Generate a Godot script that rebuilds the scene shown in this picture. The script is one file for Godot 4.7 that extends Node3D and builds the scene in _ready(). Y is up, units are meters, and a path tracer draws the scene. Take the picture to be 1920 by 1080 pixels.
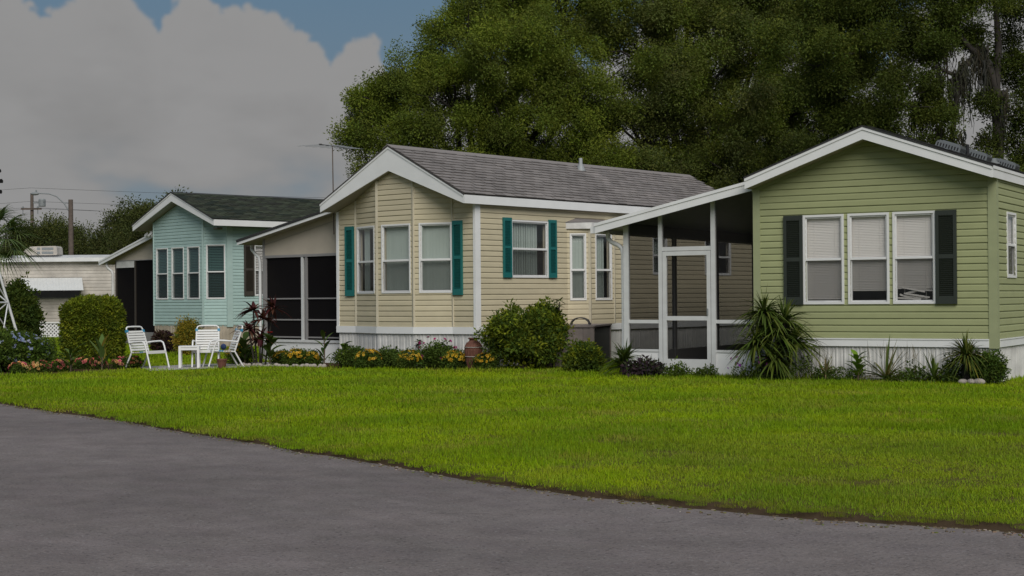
extends Node3D
# A row of three mobile homes behind a mown lawn and a curving asphalt road, under a bright cloudy sky.

var rng := RandomNumberGenerator.new()
var used := {}
var M := {}

# ------------------------------------------------------------------ mesh builder
class MB:
	var v := PackedVector3Array()
	var n := PackedVector3Array()
	var c := PackedColorArray()
	var ix := PackedInt32Array()
	var col := Color(1, 1, 1)
	func tri(p: Vector3, q: Vector3, r: Vector3) -> void:      # counter-clockwise seen from outside
		var nn := (q - p).cross(r - p).normalized()
		var k := v.size()
		v.append(p); v.append(q); v.append(r)
		for i in 3:
			n.append(nn); c.append(col)
		ix.append(k); ix.append(k + 2); ix.append(k + 1)
	func quad(p: Vector3, q: Vector3, r: Vector3, s: Vector3) -> void:
		var nn := (r - p).cross(s - q).normalized()
		var k := v.size()
		v.append(p); v.append(q); v.append(r); v.append(s)
		for i in 4:
			n.append(nn); c.append(col)
		ix.append(k); ix.append(k + 2); ix.append(k + 1)
		ix.append(k); ix.append(k + 3); ix.append(k + 2)
	func box(lo: Vector3, hi: Vector3, t := Transform3D.IDENTITY) -> void:
		var p := []
		for i in 8:
			p.append(t * Vector3(hi.x if i & 1 else lo.x, hi.y if i & 2 else lo.y, hi.z if i & 4 else lo.z))
		quad(p[4], p[5], p[7], p[6]); quad(p[1], p[0], p[2], p[3])
		quad(p[5], p[1], p[3], p[7]); quad(p[0], p[4], p[6], p[2])
		quad(p[6], p[7], p[3], p[2]); quad(p[0], p[1], p[5], p[4])
	# box with small chamfers on its long edges along y (posts, corner boards)
	func prism(poly: Array, z0: float, z1: float, t := Transform3D.IDENTITY) -> void:   # convex polygon in xy, counter-clockwise, drawn out along z
		var m := poly.size()
		for i in m:
			var a: Vector2 = poly[i]
			var b: Vector2 = poly[(i + 1) % m]
			quad(t * Vector3(a.x, a.y, z1), t * Vector3(a.x, a.y, z0), t * Vector3(b.x, b.y, z0), t * Vector3(b.x, b.y, z1))
		for i in range(1, m - 1):
			tri(t * Vector3(poly[0].x, poly[0].y, z1), t * Vector3(poly[i].x, poly[i].y, z1), t * Vector3(poly[i + 1].x, poly[i + 1].y, z1))
			tri(t * Vector3(poly[0].x, poly[0].y, z0), t * Vector3(poly[i + 1].x, poly[i + 1].y, z0), t * Vector3(poly[i].x, poly[i].y, z0))
	func tube(pts: Array, rad: Array, sides := 6, caps := true) -> void:
		var m := pts.size()
		var rings := []
		var side := Vector3.ZERO
		for i in m:
			var d: Vector3 = (pts[min(i + 1, m - 1)] - pts[max(i - 1, 0)]).normalized()
			if side == Vector3.ZERO:
				side = d.cross(Vector3.UP if absf(d.y) < 0.9 else Vector3.RIGHT).normalized()
			side = (side - d * side.dot(d)).normalized()
			var up := side.cross(d)
			rings.append([pts[i], side, up, float(rad[i])])
		var base := v.size()
		for r in rings:
			for s in sides:
				var a := TAU * s / sides
				var nn: Vector3 = r[1] * cos(a) + r[2] * sin(a)
				v.append(r[0] + nn * r[3]); n.append(nn); c.append(col)
		for i in m - 1:
			for s in sides:
				var a := base + i * sides + s
				var b := base + i * sides + (s + 1) % sides
				ix.append(a); ix.append(b); ix.append(a + sides)
				ix.append(b); ix.append(b + sides); ix.append(a + sides)
		if caps:
			for e in [0, m - 1]:
				var k := v.size()
				var d: Vector3 = (pts[e] - pts[1 if e == 0 else m - 2]).normalized()
				v.append(pts[e]); n.append(d); c.append(col)
				for s in sides:
					v.append(v[base + e * sides + s]); n.append(d); c.append(col)
				for s in sides:
					var p := k + 1 + s
					var q := k + 1 + (s + 1) % sides
					if e == 0: ix.append_array([k, p, q])
					else: ix.append_array([k, q, p])
	func lathe(prof: Array, sides := 20, t := Transform3D.IDENTITY) -> void:           # [radius, height] pairs from the bottom up
		for i in prof.size() - 1:
			for s in sides:
				var a := TAU * s / sides
				var b := TAU * (s + 1) / sides
				var p: Array = prof[i]
				var q: Array = prof[i + 1]
				quad(t * Vector3(cos(b) * p[0], p[1], sin(b) * p[0]), t * Vector3(cos(a) * p[0], p[1], sin(a) * p[0]), t * Vector3(cos(a) * q[0], q[1], sin(a) * q[0]), t * Vector3(cos(b) * q[0], q[1], sin(b) * q[0]))
	func ball(at: Vector3, r: Vector3, rows := 5, cols := 8) -> void:
		var k := v.size()
		for i in rows + 1:
			var p := PI * i / rows
			for j in cols:
				var a := TAU * j / cols
				var d := Vector3(sin(p) * cos(a), cos(p), sin(p) * sin(a))
				v.append(at + d * r); n.append((d / r).normalized()); c.append(col)
		for i in rows:
			for j in cols:
				var a := k + i * cols + j
				var b := k + i * cols + (j + 1) % cols
				ix.append_array([a, a + cols, b, b, a + cols, b + cols])
	# a leaf: strip along a quadratic curve; folded along its midrib
	func blade(at: Vector3, dir: Vector3, length: float, width: float, droop: float, seg := 4, fold := 0.25, shape := 0) -> void:
		var sidev := dir.cross(Vector3.UP)
		if sidev.length() < 0.05: sidev = Vector3.RIGHT
		sidev = sidev.normalized()
		var rows := []
		for i in seg + 1:
			var t := float(i) / seg
			var p := at + dir * length * t + Vector3.DOWN * droop * length * t * t
			var tang := (dir + Vector3.DOWN * 2.0 * droop * t).normalized()
			var up := sidev.cross(tang)
			var w := width * (1.0 - t) if shape == 0 else width * sin(PI * clampf(t * 0.93 + 0.07, 0.0, 1.0))
			if shape == 2: w = width * (1.0 - pow(t, 2.5))
			rows.append([p, sidev * w * 0.5 + up * w * fold, -sidev * w * 0.5 + up * w * fold])
		for i in seg:
			var r = rows[i]
			var s = rows[i + 1]
			quad(r[0], r[0] + r[1], s[0] + s[1], s[0])
			quad(r[0] + r[2], r[0], s[0], s[0] + s[2])
	func mesh() -> ArrayMesh:
		var a := []
		a.resize(Mesh.ARRAY_MAX)
		a[Mesh.ARRAY_VERTEX] = v; a[Mesh.ARRAY_NORMAL] = n; a[Mesh.ARRAY_COLOR] = c; a[Mesh.ARRAY_INDEX] = ix
		var m := ArrayMesh.new()
		m.add_surface_from_arrays(Mesh.PRIMITIVE_TRIANGLES, a)
		return m

# ------------------------------------------------------------------ naming and placing
func numbered(called: String) -> String:
	if not used.has(called):
		used[called] = 0
		return called
	used[called] += 1
	return "%s_%03d" % [called, used[called]]

func child_name(called: String, parent: Node) -> String:
	if parent == self: return numbered(called)
	var key := "%d/%s" % [parent.get_instance_id(), called]
	var k: int = used.get(key, 0)
	used[key] = k + 1
	return called if k == 0 else "%s_%03d" % [called, k]

func put(mb, called: String, mat: Material, parent: Node = self, t := Transform3D.IDENTITY) -> MeshInstance3D:
	var o := MeshInstance3D.new()
	o.mesh = mb.mesh() if mb is MB else mb
	o.material_override = mat
	o.name = child_name(called, parent)
	o.transform = t
	parent.add_child(o, true)
	return o

func tag(o: Node, label: String, category: String, group := "", kind := "") -> void:
	o.set_meta("label", label)
	if category: o.set_meta("category", category)
	if group: o.set_meta("group", group)
	if kind: o.set_meta("kind", kind)

func thing(called: String, label: String, category: String, at := Vector3.ZERO, turn := 0.0, group := "") -> Node3D:
	var o := Node3D.new()
	o.name = numbered(called)
	add_child(o)
	o.position = at
	o.rotation.y = turn
	tag(o, label, category, group)
	return o

func copy_of(src: Node3D, label: String, at: Vector3, turn := 0.0, size := 1.0) -> Node3D:
	var o: Node3D = src.duplicate()
	var stem: String = String(src.name)
	o.name = numbered(stem.trim_suffix(stem.right(4)) if stem.length() > 4 and stem[-4] == "_" and stem.right(3).is_valid_int() else stem)
	add_child(o)
	o.position = at
	o.rotation.y = turn
	o.scale = Vector3.ONE * size
	o.set_meta("label", label)
	return o

func multi(called: String, mesh: Mesh, mat: Material, xs: Array, cols: Array, parent: Node = self) -> MultiMeshInstance3D:
	var mm := MultiMesh.new()
	mm.transform_format = MultiMesh.TRANSFORM_3D
	mm.use_colors = true
	mm.mesh = mesh
	mm.instance_count = xs.size()
	for i in xs.size():
		mm.set_instance_transform(i, xs[i])
		mm.set_instance_color(i, cols[i])
	var o := MultiMeshInstance3D.new()
	o.multimesh = mm
	o.material_override = mat
	o.name = child_name(called, parent)
	parent.add_child(o, true)
	if parent != self: o.set_meta("kind", "stuff")
	return o

# ------------------------------------------------------------------ materials
func lin(r: float, g: float, b: float) -> Color:
	return Color(r, g, b).linear_to_srgb()

func noise_tex(freq: float, size: int, lo: float, hi: float, octaves := 4, seed_ := 1, gain := 0.5, power := 1.0) -> ImageTexture:
	var f := FastNoiseLite.new()
	f.noise_type = FastNoiseLite.TYPE_SIMPLEX_SMOOTH
	f.seed = seed_
	f.frequency = freq
	f.fractal_octaves = octaves
	f.fractal_gain = gain
	var g := f.get_seamless_image(size, size)
	var im := Image.create(size, size, false, Image.FORMAT_RGB8)
	for y in size:
		for x in size:
			var k := pow(g.get_pixel(x, y).r, power)
			var q := lerpf(lo, hi, k)
			im.set_pixel(x, y, Color(q, q, q))
	return ImageTexture.create_from_image(im)

func bump_tex(freq: float, size: int, strength: float, octaves := 4, seed_ := 5) -> ImageTexture:
	var f := FastNoiseLite.new()
	f.seed = seed_
	f.frequency = freq
	f.fractal_octaves = octaves
	var g := f.get_seamless_image(size, size)
	g.bump_map_to_normal_map(strength)
	return ImageTexture.create_from_image(g)

func mat(col: Color, rough := 0.7, tex: Texture2D = null, scale_ := 1.0, vcol := false) -> StandardMaterial3D:
	var m := StandardMaterial3D.new()
	m.albedo_color = col
	m.roughness = rough
	m.metallic_specular = 0.4
	if tex:
		m.albedo_texture = tex
		m.uv1_triplanar = true
		m.uv1_world_triplanar = true
		m.uv1_scale = Vector3.ONE * scale_
	if vcol: m.vertex_color_use_as_albedo = true
	return m

func leaf_mat(back: float, rough := 0.55) -> StandardMaterial3D:
	var m := mat(Color(1, 1, 1), rough, null, 1.0, true)
	m.cull_mode = BaseMaterial3D.CULL_DISABLED
	m.metallic_specular = 0.2
	m.backlight_enabled = true
	m.backlight = lin(back, back * 1.1, back * 0.25)
	return m

func clear_mat(col: Color, alpha: float, rough: float) -> StandardMaterial3D:
	var m := mat(Color(col.r, col.g, col.b, alpha), rough)
	m.transparency = BaseMaterial3D.TRANSPARENCY_ALPHA
	m.metallic_specular = 0.5
	return m

func make_materials() -> void:
	var mottle := noise_tex(0.02, 256, 0.93, 1.0, 5, 3)
	var dirt := noise_tex(0.012, 256, 0.80, 1.0, 5, 8, 0.6)
	var grain := noise_tex(0.25, 256, 0.80, 1.0, 2, 9)
	M.green_siding = mat(lin(0.365, 0.39, 0.20), 0.6, mottle, 0.45)
	M.green_trim = mat(lin(0.365, 0.395, 0.225), 0.6, mottle, 0.6)
	M.cream_siding = mat(lin(0.61, 0.54, 0.38), 0.6, mottle, 0.45)
	M.cream_trim = mat(lin(0.60, 0.545, 0.42), 0.6, mottle, 0.6)
	for nm in ["green", "cream"]:
		for k in 3:
			var v: StandardMaterial3D = M[nm + "_siding"].duplicate()
			v.albedo_color = M[nm + "_siding"].albedo_color * [0.982, 1.0, 1.014][k]
			v.uv1_offset = Vector3(0.37, 0.21, 0.53) * k
			M["%s_siding_%d" % [nm, k]] = v
	M.teal_siding = mat(lin(0.43, 0.585, 0.56), 0.6, mottle, 0.45)
	M.teal_trim = mat(lin(0.46, 0.61, 0.585), 0.6, mottle, 0.6)
	M.white = mat(lin(0.86, 0.865, 0.87), 0.5, mottle, 0.35)
	M.white_dirty = mat(lin(0.80, 0.79, 0.77), 0.6, dirt, 0.5)
	M.vinyl = mat(lin(0.76, 0.76, 0.76), 0.4)
	M.alu = mat(lin(0.68, 0.69, 0.69), 0.4, mottle, 0.8)
	M.grey_frame = mat(lin(0.30, 0.29, 0.29), 0.5, mottle, 0.8)
	M.beige_panel = mat(lin(0.52, 0.46, 0.38), 0.7, mottle, 0.4)
	M.beige_skirt = mat(lin(0.50, 0.43, 0.34), 0.7, dirt, 0.6)
	M.offwhite_siding = mat(lin(0.66, 0.61, 0.55), 0.6, dirt, 0.3)
	M.soffit = mat(lin(0.40, 0.36, 0.30), 0.7, mottle, 0.5)
	M.dark_room = mat(lin(0.30, 0.285, 0.27), 0.9)
	M.slab_dark = mat(lin(0.10, 0.10, 0.10), 0.8, mottle, 0.5)
	M.shutter_dark = mat(lin(0.035, 0.042, 0.036), 0.5)
	M.shutter_teal = mat(lin(0.018, 0.16, 0.155), 0.45, mottle, 0.8)
	M.shutter_brown = mat(lin(0.06, 0.05, 0.042), 0.5)
	M.blind = mat(lin(0.86, 0.82, 0.78), 0.6)
	M.blind_shade = mat(lin(0.42, 0.39, 0.37), 0.6)
	M.blind_vert = mat(lin(0.46, 0.53, 0.485), 0.7)
	M.blind_dark = mat(lin(0.055, 0.125, 0.115), 0.7)
	M.glass = clear_mat(Color(0.22, 0.27, 0.27), 0.10, 0.03)
	M.screen = clear_mat(lin(0.02, 0.02, 0.022), 0.38, 0.9)
	M.screen.metallic_specular = 0.05
	M.porch_screen = clear_mat(lin(0.016, 0.015, 0.015), 0.52, 0.9)
	M.porch_screen.metallic_specular = 0.05
	M.dark_screen = clear_mat(lin(0.012, 0.011, 0.012), 0.91, 0.9)
	M.dark_screen.metallic_specular = 0.05
	M.shingle = []
	for k in 5:
		var t := 0.205 + 0.022 * k
		M.shingle.append(mat(lin(t * 1.12, t * 1.01, t * 0.97), 0.9, grain, 3.0, true))
	M.shingle_bed = mat(lin(0.06, 0.056, 0.055), 0.95)
	M.shingle_v = mat(Color(1, 1, 1), 0.9, grain, 3.0, true)
	M.roof_dark = mat(lin(0.05, 0.05, 0.052), 0.9, grain, 2.0)
	M.metal_grey = mat(lin(0.26, 0.28, 0.29), 0.45, mottle, 1.0)
	M.vent_grey = mat(lin(0.17, 0.185, 0.195), 0.55)
	M.galv = mat(lin(0.45, 0.47, 0.48), 0.4)
	M.galv.metallic = 0.3
	M.black = mat(lin(0.02, 0.02, 0.022), 0.6)
	M.wood_pole = mat(lin(0.17, 0.135, 0.115), 0.85, dirt, 1.0)
	M.plywood = mat(lin(0.33, 0.28, 0.26), 0.8, dirt, 0.8)
	M.mesh_panel = mat(lin(0.11, 0.105, 0.105), 0.8, grain, 2.0)
	M.terracotta = mat(lin(0.20, 0.085, 0.06), 0.75, dirt, 2.0)
	M.chair_white = mat(lin(0.78, 0.78, 0.78), 0.35)
	M.strap_white = mat(lin(0.72, 0.72, 0.71), 0.5)
	M.strap_blue = mat(lin(0.04, 0.24, 0.40), 0.5)
	M.cushion = mat(lin(0.03, 0.055, 0.14), 0.8)
	M.strap_tan = mat(lin(0.42, 0.36, 0.28), 0.6)
	M.stone = mat(lin(0.46, 0.41, 0.37), 0.8, grain, 2.0)
	M.paving = mat(lin(0.50, 0.47, 0.43), 0.85, grain, 1.2)
	M.mulch = mat(lin(0.085, 0.045, 0.032), 0.95, grain, 2.5)
	M.soil = mat(lin(0.13, 0.115, 0.035), 0.95, dirt, 0.7)
	M.soil.metallic_specular = 0.05
	M.mulch.metallic_specular = 0.1
	M.turf_bank = mat(lin(0.085, 0.06, 0.038), 0.95, grain, 3.0)
	M.turf_bank.metallic_specular = 0.05
	M.far_ground = mat(lin(0.10, 0.13, 0.04), 0.95, dirt, 0.1)
	M.crack = mat(lin(0.07, 0.062, 0.058), 0.95)
	M.grit = mat(Color(1, 1, 1), 0.95, null, 1.0, true)
	M.bark = mat(lin(0.052, 0.045, 0.039), 0.9, dirt, 1.0)
	M.twig = mat(lin(0.11, 0.085, 0.06), 0.9)
	M.leaf = leaf_mat(0.46, 0.75)
	M.leaf_gloss = leaf_mat(0.22, 0.45)
	M.grass = leaf_mat(0.50, 0.6)
	M.petal = leaf_mat(0.12, 0.6)
	M.moss = leaf_mat(0.10, 0.9)
	# asphalt: fine chips over larger wear
	var chips := Image.create(512, 512, false, Image.FORMAT_RGB8)
	var r := RandomNumberGenerator.new()
	r.seed = 77
	var soft := FastNoiseLite.new()
	soft.seed = 4
	soft.frequency = 0.012
	var wear := soft.get_seamless_image(512, 512)
	for y in 512:
		for x in 512:
			var k := 0.76 + 0.14 * r.randf() + 0.10 * wear.get_pixel(x, y).r
			var p := r.randf()
			if p > 0.97: k += 0.16 * r.randf()
			elif p < 0.04: k -= 0.2 * r.randf()
			chips.set_pixel(x, y, Color(k, k * 0.975, k * 0.965))
	for i in 5200:      # single stones, pale and dark
		var sx := r.randi() % 509
		var sy := r.randi() % 509
		var f := r.randf_range(0.72, 0.9) if r.randf() < 0.5 else r.randf_range(1.08, 1.3)
		var sz := 1 + r.randi() % 3
		for dy in sz:
			for dx in 1 + r.randi() % 3:
				var c0 := chips.get_pixel(sx + dx, sy + dy)
				chips.set_pixel(sx + dx, sy + dy, Color(minf(c0.r * f, 1.0), minf(c0.g * f, 1.0), minf(c0.b * f, 1.0)))
	M.asphalt = mat(Color(1, 1, 1), 0.9, ImageTexture.create_from_image(chips), 0.34, true)
	M.asphalt.metallic_specular = 0.25
	M.asphalt.normal_enabled = true
	M.asphalt.normal_texture = bump_tex(0.2, 256, 2.0)
	M.asphalt.normal_scale = 0.3

# ------------------------------------------------------------------ sky
func make_sky() -> Sky:
	var w := 4096
	var h := 2048
	var big := FastNoiseLite.new()
	big.seed = 21
	big.frequency = 1.0
	big.fractal_octaves = 5
	big.fractal_gain = 0.55
	var fine := FastNoiseLite.new()
	fine.seed = 5
	fine.frequency = 1.0
	fine.fractal_octaves = 4
	# heaps of cloud as (bearing from the view axis in degrees, top height in degrees, half width, weight); the same kind of heaps stand all round
	var heaps := [[-18.8, 11.5, 1.9, 1.0], [-17.0, 11.0, 1.5, 1.0], [-15.3, 11.7, 2.1, 1.0], [-11.9, 11.5, 1.5, 1.0], [-10.4, 11.2, 1.6, 1.0], [-9.0, 10.6, 1.3, 1.0], [-7.9, 9.9, 1.2, 1.0], [-5.8, 10.15, 1.15, 1.0], [-2.2, 8.6, 1.8, 1.0], [1.2, 9.4, 2.2, 1.0], [4.5, 8.8, 2.0, 1.0]]
	var hr := RandomNumberGenerator.new()
	hr.seed = 12
	# the list above holds bearings relative to azimuth -7; what follows fills the rest of the round
	var b := 6.0
	while b < 334.0:
		heaps.append([b + 1.5, 7.5 + 5.5 * hr.randf(), 1.6 + 2.6 * hr.randf(), 1.0])
		b += 2.2 + 2.6 * hr.randf()
	var top := PackedFloat32Array()
	top.resize(w)
	for x in w:
		var az := 360.0 * (float(x) + 0.5) / w
		var t := 3.0
		for hp in heaps:
			var d = wrapf(az - hp[0] - AZ0, -180.0, 180.0) / hp[2]
			if absf(d) < 1.0: t = maxf(t, hp[1] - 2.6 + 2.6 * sqrt(1.0 - d * d))
			elif absf(d) < 1.9: t = maxf(t, hp[1] - 2.6 - 2.5 * (absf(d) - 1.0))
		top[x] = t
	var data := PackedFloat32Array()
	data.resize(w * h * 3)
	var blue_hi := Vector3(0.050, 0.108, 0.178)
	var blue_lo := Vector3(0.112, 0.144, 0.166)
	var white := Vector3(0.1725, 0.1715, 0.171)
	var i := 0
	for y in h:
		var el := 90.0 - 180.0 * (float(y) + 0.5) / h
		if el < -1.0:
			for x in w:
				data[i] = 0.085; data[i + 1] = 0.085; data[i + 2] = 0.08
				i += 3
			continue
		var cy := cos(deg_to_rad(el))
		var sy := sin(deg_to_rad(el))
		var k_blue := clampf((el - 2.0) / 16.0, 0.0, 1.0)
		var blue := blue_lo.lerp(blue_hi, k_blue)
		for x in w:
			if el > 17.0 and x % 4 != 0:
				data[i] = data[i - 3]; data[i + 1] = data[i - 2]; data[i + 2] = data[i - 1]
				i += 3
				continue
			var a := TAU * (float(x) + 0.5) / w
			var p := Vector3(cos(a) * cy, sy, sin(a) * cy)
			var edge := 0.0
			var q := p * 16.0
			if el < 16.0:
				edge = (top[x] - el) + 1.0 * fine.get_noise_3d(q.x, q.y * 1.3, q.z) + 0.75 * absf(fine.get_noise_3d(q.x * 3.1, q.y * 3.1, q.z * 3.1))
			var cov := clampf(edge / 0.30, 0.0, 1.0)
			var pb := p * 5.0
			var body := big.get_noise_3d(pb.x, pb.y * 2.4, pb.z)
			if el > 10.0:      # higher up: broken cloud with blue between
				var hp2 := p * 4.0
				var hi := clampf((big.get_noise_3d(hp2.x + 40.0, hp2.y * 1.2, hp2.z) + 0.10) * 3.2, 0.0, 1.0)
				cov = maxf(cov, hi * clampf((el - 12.5) / 5.0, 0.0, 1.0))
			elif el < 6.5:     # near the horizon a few thin places let pale blue through
				cov *= 1.0 - 0.75 * clampf((body + 0.08) * 2.4, 0.0, 1.0) * clampf((6.5 - el) / 2.5, 0.0, 1.0)
			var shade := 1.035 - 0.19 * clampf(0.35 + 1.3 * body, 0.0, 1.0) * clampf((edge - 0.5) / 3.0, 0.0, 1.0)
			var c := blue.lerp(white * shade, cov * cov * (3.0 - 2.0 * cov))
			data[i] = c.x; data[i + 1] = c.y; data[i + 2] = c.z
			i += 3
	var im := Image.create_from_data(w, h, false, Image.FORMAT_RGBF, data.to_byte_array())
	var pm := PanoramaSkyMaterial.new()
	pm.panorama = ImageTexture.create_from_image(im)
	var s := Sky.new()
	s.sky_material = pm
	return s

const AZ0 := 0.0   # panorama bearing (degrees) of the view axis

# ------------------------------------------------------------------ house pieces
# A wall face is given by a transform: x along the wall, y up, z outwards.
func face(origin: Vector3, along: Vector3) -> Transform3D:
	var x := along.normalized()
	return Transform3D(Basis(x, Vector3.UP, x.cross(Vector3.UP)), origin)

func minus(x0: float, x1: float, ym: float, holes: Array) -> Array:
	var spans := [[x0, x1]]
	for hole in holes:
		var r: Rect2 = hole
		if ym < r.position.y or ym > r.end.y: continue
		var next := []
		for s in spans:
			if r.end.x <= s[0] or r.position.x >= s[1]:
				next.append(s)
				continue
			if r.position.x > s[0]: next.append([s[0], r.position.x])
			if r.end.x < s[1]: next.append([r.end.x, s[1]])
		spans = next
	return spans

func wall_core(parent: Node, xf: Transform3D, x0: float, x1: float, y0: float, y1: float, m: Material, holes := [], gable := []) -> MeshInstance3D:
	var b := MB.new()
	var ys := [y0, y1]
	for hole in holes:
		ys.append(hole.position.y); ys.append(hole.end.y)
	ys.sort()
	for i in ys.size() - 1:
		if ys[i + 1] - ys[i] < 0.001 or ys[i] < y0 - 0.001 or ys[i + 1] > y1 + 0.001: continue
		for s in minus(x0, x1, 0.5 * (ys[i] + ys[i + 1]), holes):
			b.box(Vector3(s[0], ys[i], -0.10), Vector3(s[1], ys[i + 1], 0.0), xf)
	if gable: b.prism(gable, -0.10, 0.0, xf)
	return put(b, "wall", m, parent)

# courses of lap siding, each course one piece; lim(y) gives the ends of the course under a sloping roof
func siding(parent: Node, xf: Transform3D, x0: float, x1: float, y0: float, y1: float, e: float, m: Material, holes := [], lim = null, joined := false) -> void:
	var y := y0
	var all := MB.new()
	while y < y1 - 0.01:
		var spans := {}
		var topy := minf(y + e, y1)
		var wob := rng.randf_range(-0.002, 0.002)
		var seam: float = [0.31, 0.58, 0.44][rng.randi() % 3] + rng.randf_range(-0.05, 0.05)
		var cuts := [y, y + 0.008, y + e * 0.72, topy]
		for hole in holes:
			for q in [hole.position.y, hole.end.y]:
				if q > y + 0.004 and q < topy - 0.004: cuts.append(q)
		cuts.sort()
		var whole := true
		for hole in holes:
			if hole.position.y < topy - 0.004 and hole.end.y > y + 0.004 and (hole.position.y > y + 0.004 or hole.end.y < topy - 0.004): whole = false
		for i in cuts.size() - 1:
			var ya: float = cuts[i]
			var yb: float = cuts[i + 1]
			if yb - ya < 0.0005 or yb > topy + 0.0001: continue
			# profile: rounded butt, full face, then a slope back under the next course
			var pa := prof((ya - y) / e) + wob
			var pb := prof((yb - y) / e) + wob
			var runs := minus(x0, x1, 0.5 * (ya + yb), holes)
			if whole and not joined:
				var cut := []
				for s in runs:
					if s[1] - s[0] > 2.4:
						var at: float = s[0] + (s[1] - s[0]) * seam
						cut.append([s[0], at, 0.0018])
						cut.append([at - 0.02, s[1], 0.0])
					else: cut.append(s)
				runs = cut
			for s in runs:
				var lift: float = s[2] if s.size() > 2 else 0.0
				var a0: float = s[0]; var a1: float = s[1]
				var b0: float = s[0]; var b1: float = s[1]
				if lim != null:
					var la: Vector2 = lim.call(ya)
					var lb: Vector2 = lim.call(yb)
					a0 = maxf(a0, la.x); a1 = minf(a1, la.y)
					b0 = maxf(b0, lb.x); b1 = minf(b1, lb.y)
				if a1 - a0 < 0.01: continue
				if b1 < b0:
					b0 = 0.5 * (b0 + b1); b1 = b0
				var key: String = "%.3f" % s[0] if whole else "one"
				if not spans.has(key): spans[key] = all if joined else MB.new()
				var b: MB = spans[key]
				b.quad(xf * Vector3(a0, ya, pa + lift), xf * Vector3(a1, ya, pa + lift), xf * Vector3(b1, yb, pb + lift), xf * Vector3(b0, yb, pb + lift))
				if i == 0:
					b.quad(xf * Vector3(a0, ya, 0.001), xf * Vector3(a1, ya, 0.001), xf * Vector3(a1, ya, pa + lift), xf * Vector3(a0, ya, pa + lift))
				for q in [[a0, b0, -1], [a1, b1, 1]]:
					if q[2] < 0: b.quad(xf * Vector3(q[0], ya, 0.001), xf * Vector3(q[0], ya, pa), xf * Vector3(q[1], yb, pb), xf * Vector3(q[1], yb, 0.001))
					else: b.quad(xf * Vector3(q[0], ya, pa + lift), xf * Vector3(q[0], ya, 0.001), xf * Vector3(q[1], yb, 0.001), xf * Vector3(q[1], yb, pb + lift))
		if not joined:
			var shade := rng.randi() % 3
			for key in spans:
				var pm: Material = m
				if m == M.green_siding: pm = M["green_siding_%d" % shade]
				elif m == M.cream_siding: pm = M["cream_siding_%d" % shade]
				put(spans[key], "siding_plank", pm, parent)
		y += e
	if joined:
		var o := put(all, "siding_planks", m, parent)
		o.set_meta("kind", "stuff")

func prof(t: float) -> float:
	if t < 0.07: return 0.019 + 0.003 * t / 0.07
	if t < 0.72: return 0.022 - 0.006 * (t - 0.07) / 0.65
	return 0.016 - 0.013 * (t - 0.72) / 0.28

func board(parent: Node, called: String, xf: Transform3D, lo: Vector3, hi: Vector3, m: Material) -> MeshInstance3D:
	var b := MB.new()
	b.box(lo, hi, xf)
	return put(b, called, m, parent)

# ribbed skirting, one piece per rib; joined when the ribs are too small to pick apart
func skirting(parent: Node, xf: Transform3D, x0: float, x1: float, y0: float, y1: float, pitch: float, m: Material, joined := false) -> void:
	var count := int(round((x1 - x0) / pitch))
	var p := (x1 - x0) / count
	var back := MB.new()
	back.box(Vector3(x0, y0, -0.05), Vector3(x1, y1, -0.012), xf)
	var sk := put(back, "skirting", m, parent)
	var pieces := []
	for k in 4:
		var b := MB.new()
		var d := 0.012 + 0.004 * (k % 2)
		var pr := [Vector2(0.004, 0), Vector2(0.016, d), Vector2(p * 0.30, d), Vector2(p * 0.30 + 0.012, 0.003), Vector2(p * 0.64, 0.003), Vector2(p * 0.64 + 0.010, d * 0.7), Vector2(p - 0.016, d * 0.7), Vector2(p - 0.004, 0)]
		var yy := y1 - 0.002 * k
		for i in pr.size() - 1:
			b.quad(Vector3(pr[i].x, y0, pr[i].y - 0.01), Vector3(pr[i + 1].x, y0, pr[i + 1].y - 0.01), Vector3(pr[i + 1].x, yy, pr[i + 1].y - 0.01), Vector3(pr[i].x, yy, pr[i].y - 0.01))
		pieces.append(b)
	if joined:
		var all := MB.new()
		for i in count:
			var src: MB = pieces[i % 4]
			var t := xf * Transform3D(Basis.IDENTITY, Vector3(x0 + i * p, 0, 0))
			for k in range(0, src.v.size(), 4):
				all.quad(t * src.v[k], t * src.v[k + 1], t * src.v[k + 2], t * src.v[k + 3])
		put(all, "skirting_ribs", m, sk).set_meta("kind", "stuff")
		return
	var meshes := []
	for b in pieces: meshes.append(b.mesh())
	for i in count:
		put(meshes[rng.randi() % 4], "skirting_panel", m, sk, xf * Transform3D(Basis.IDENTITY, Vector3(x0 + i * p, 0, 0)))

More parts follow.
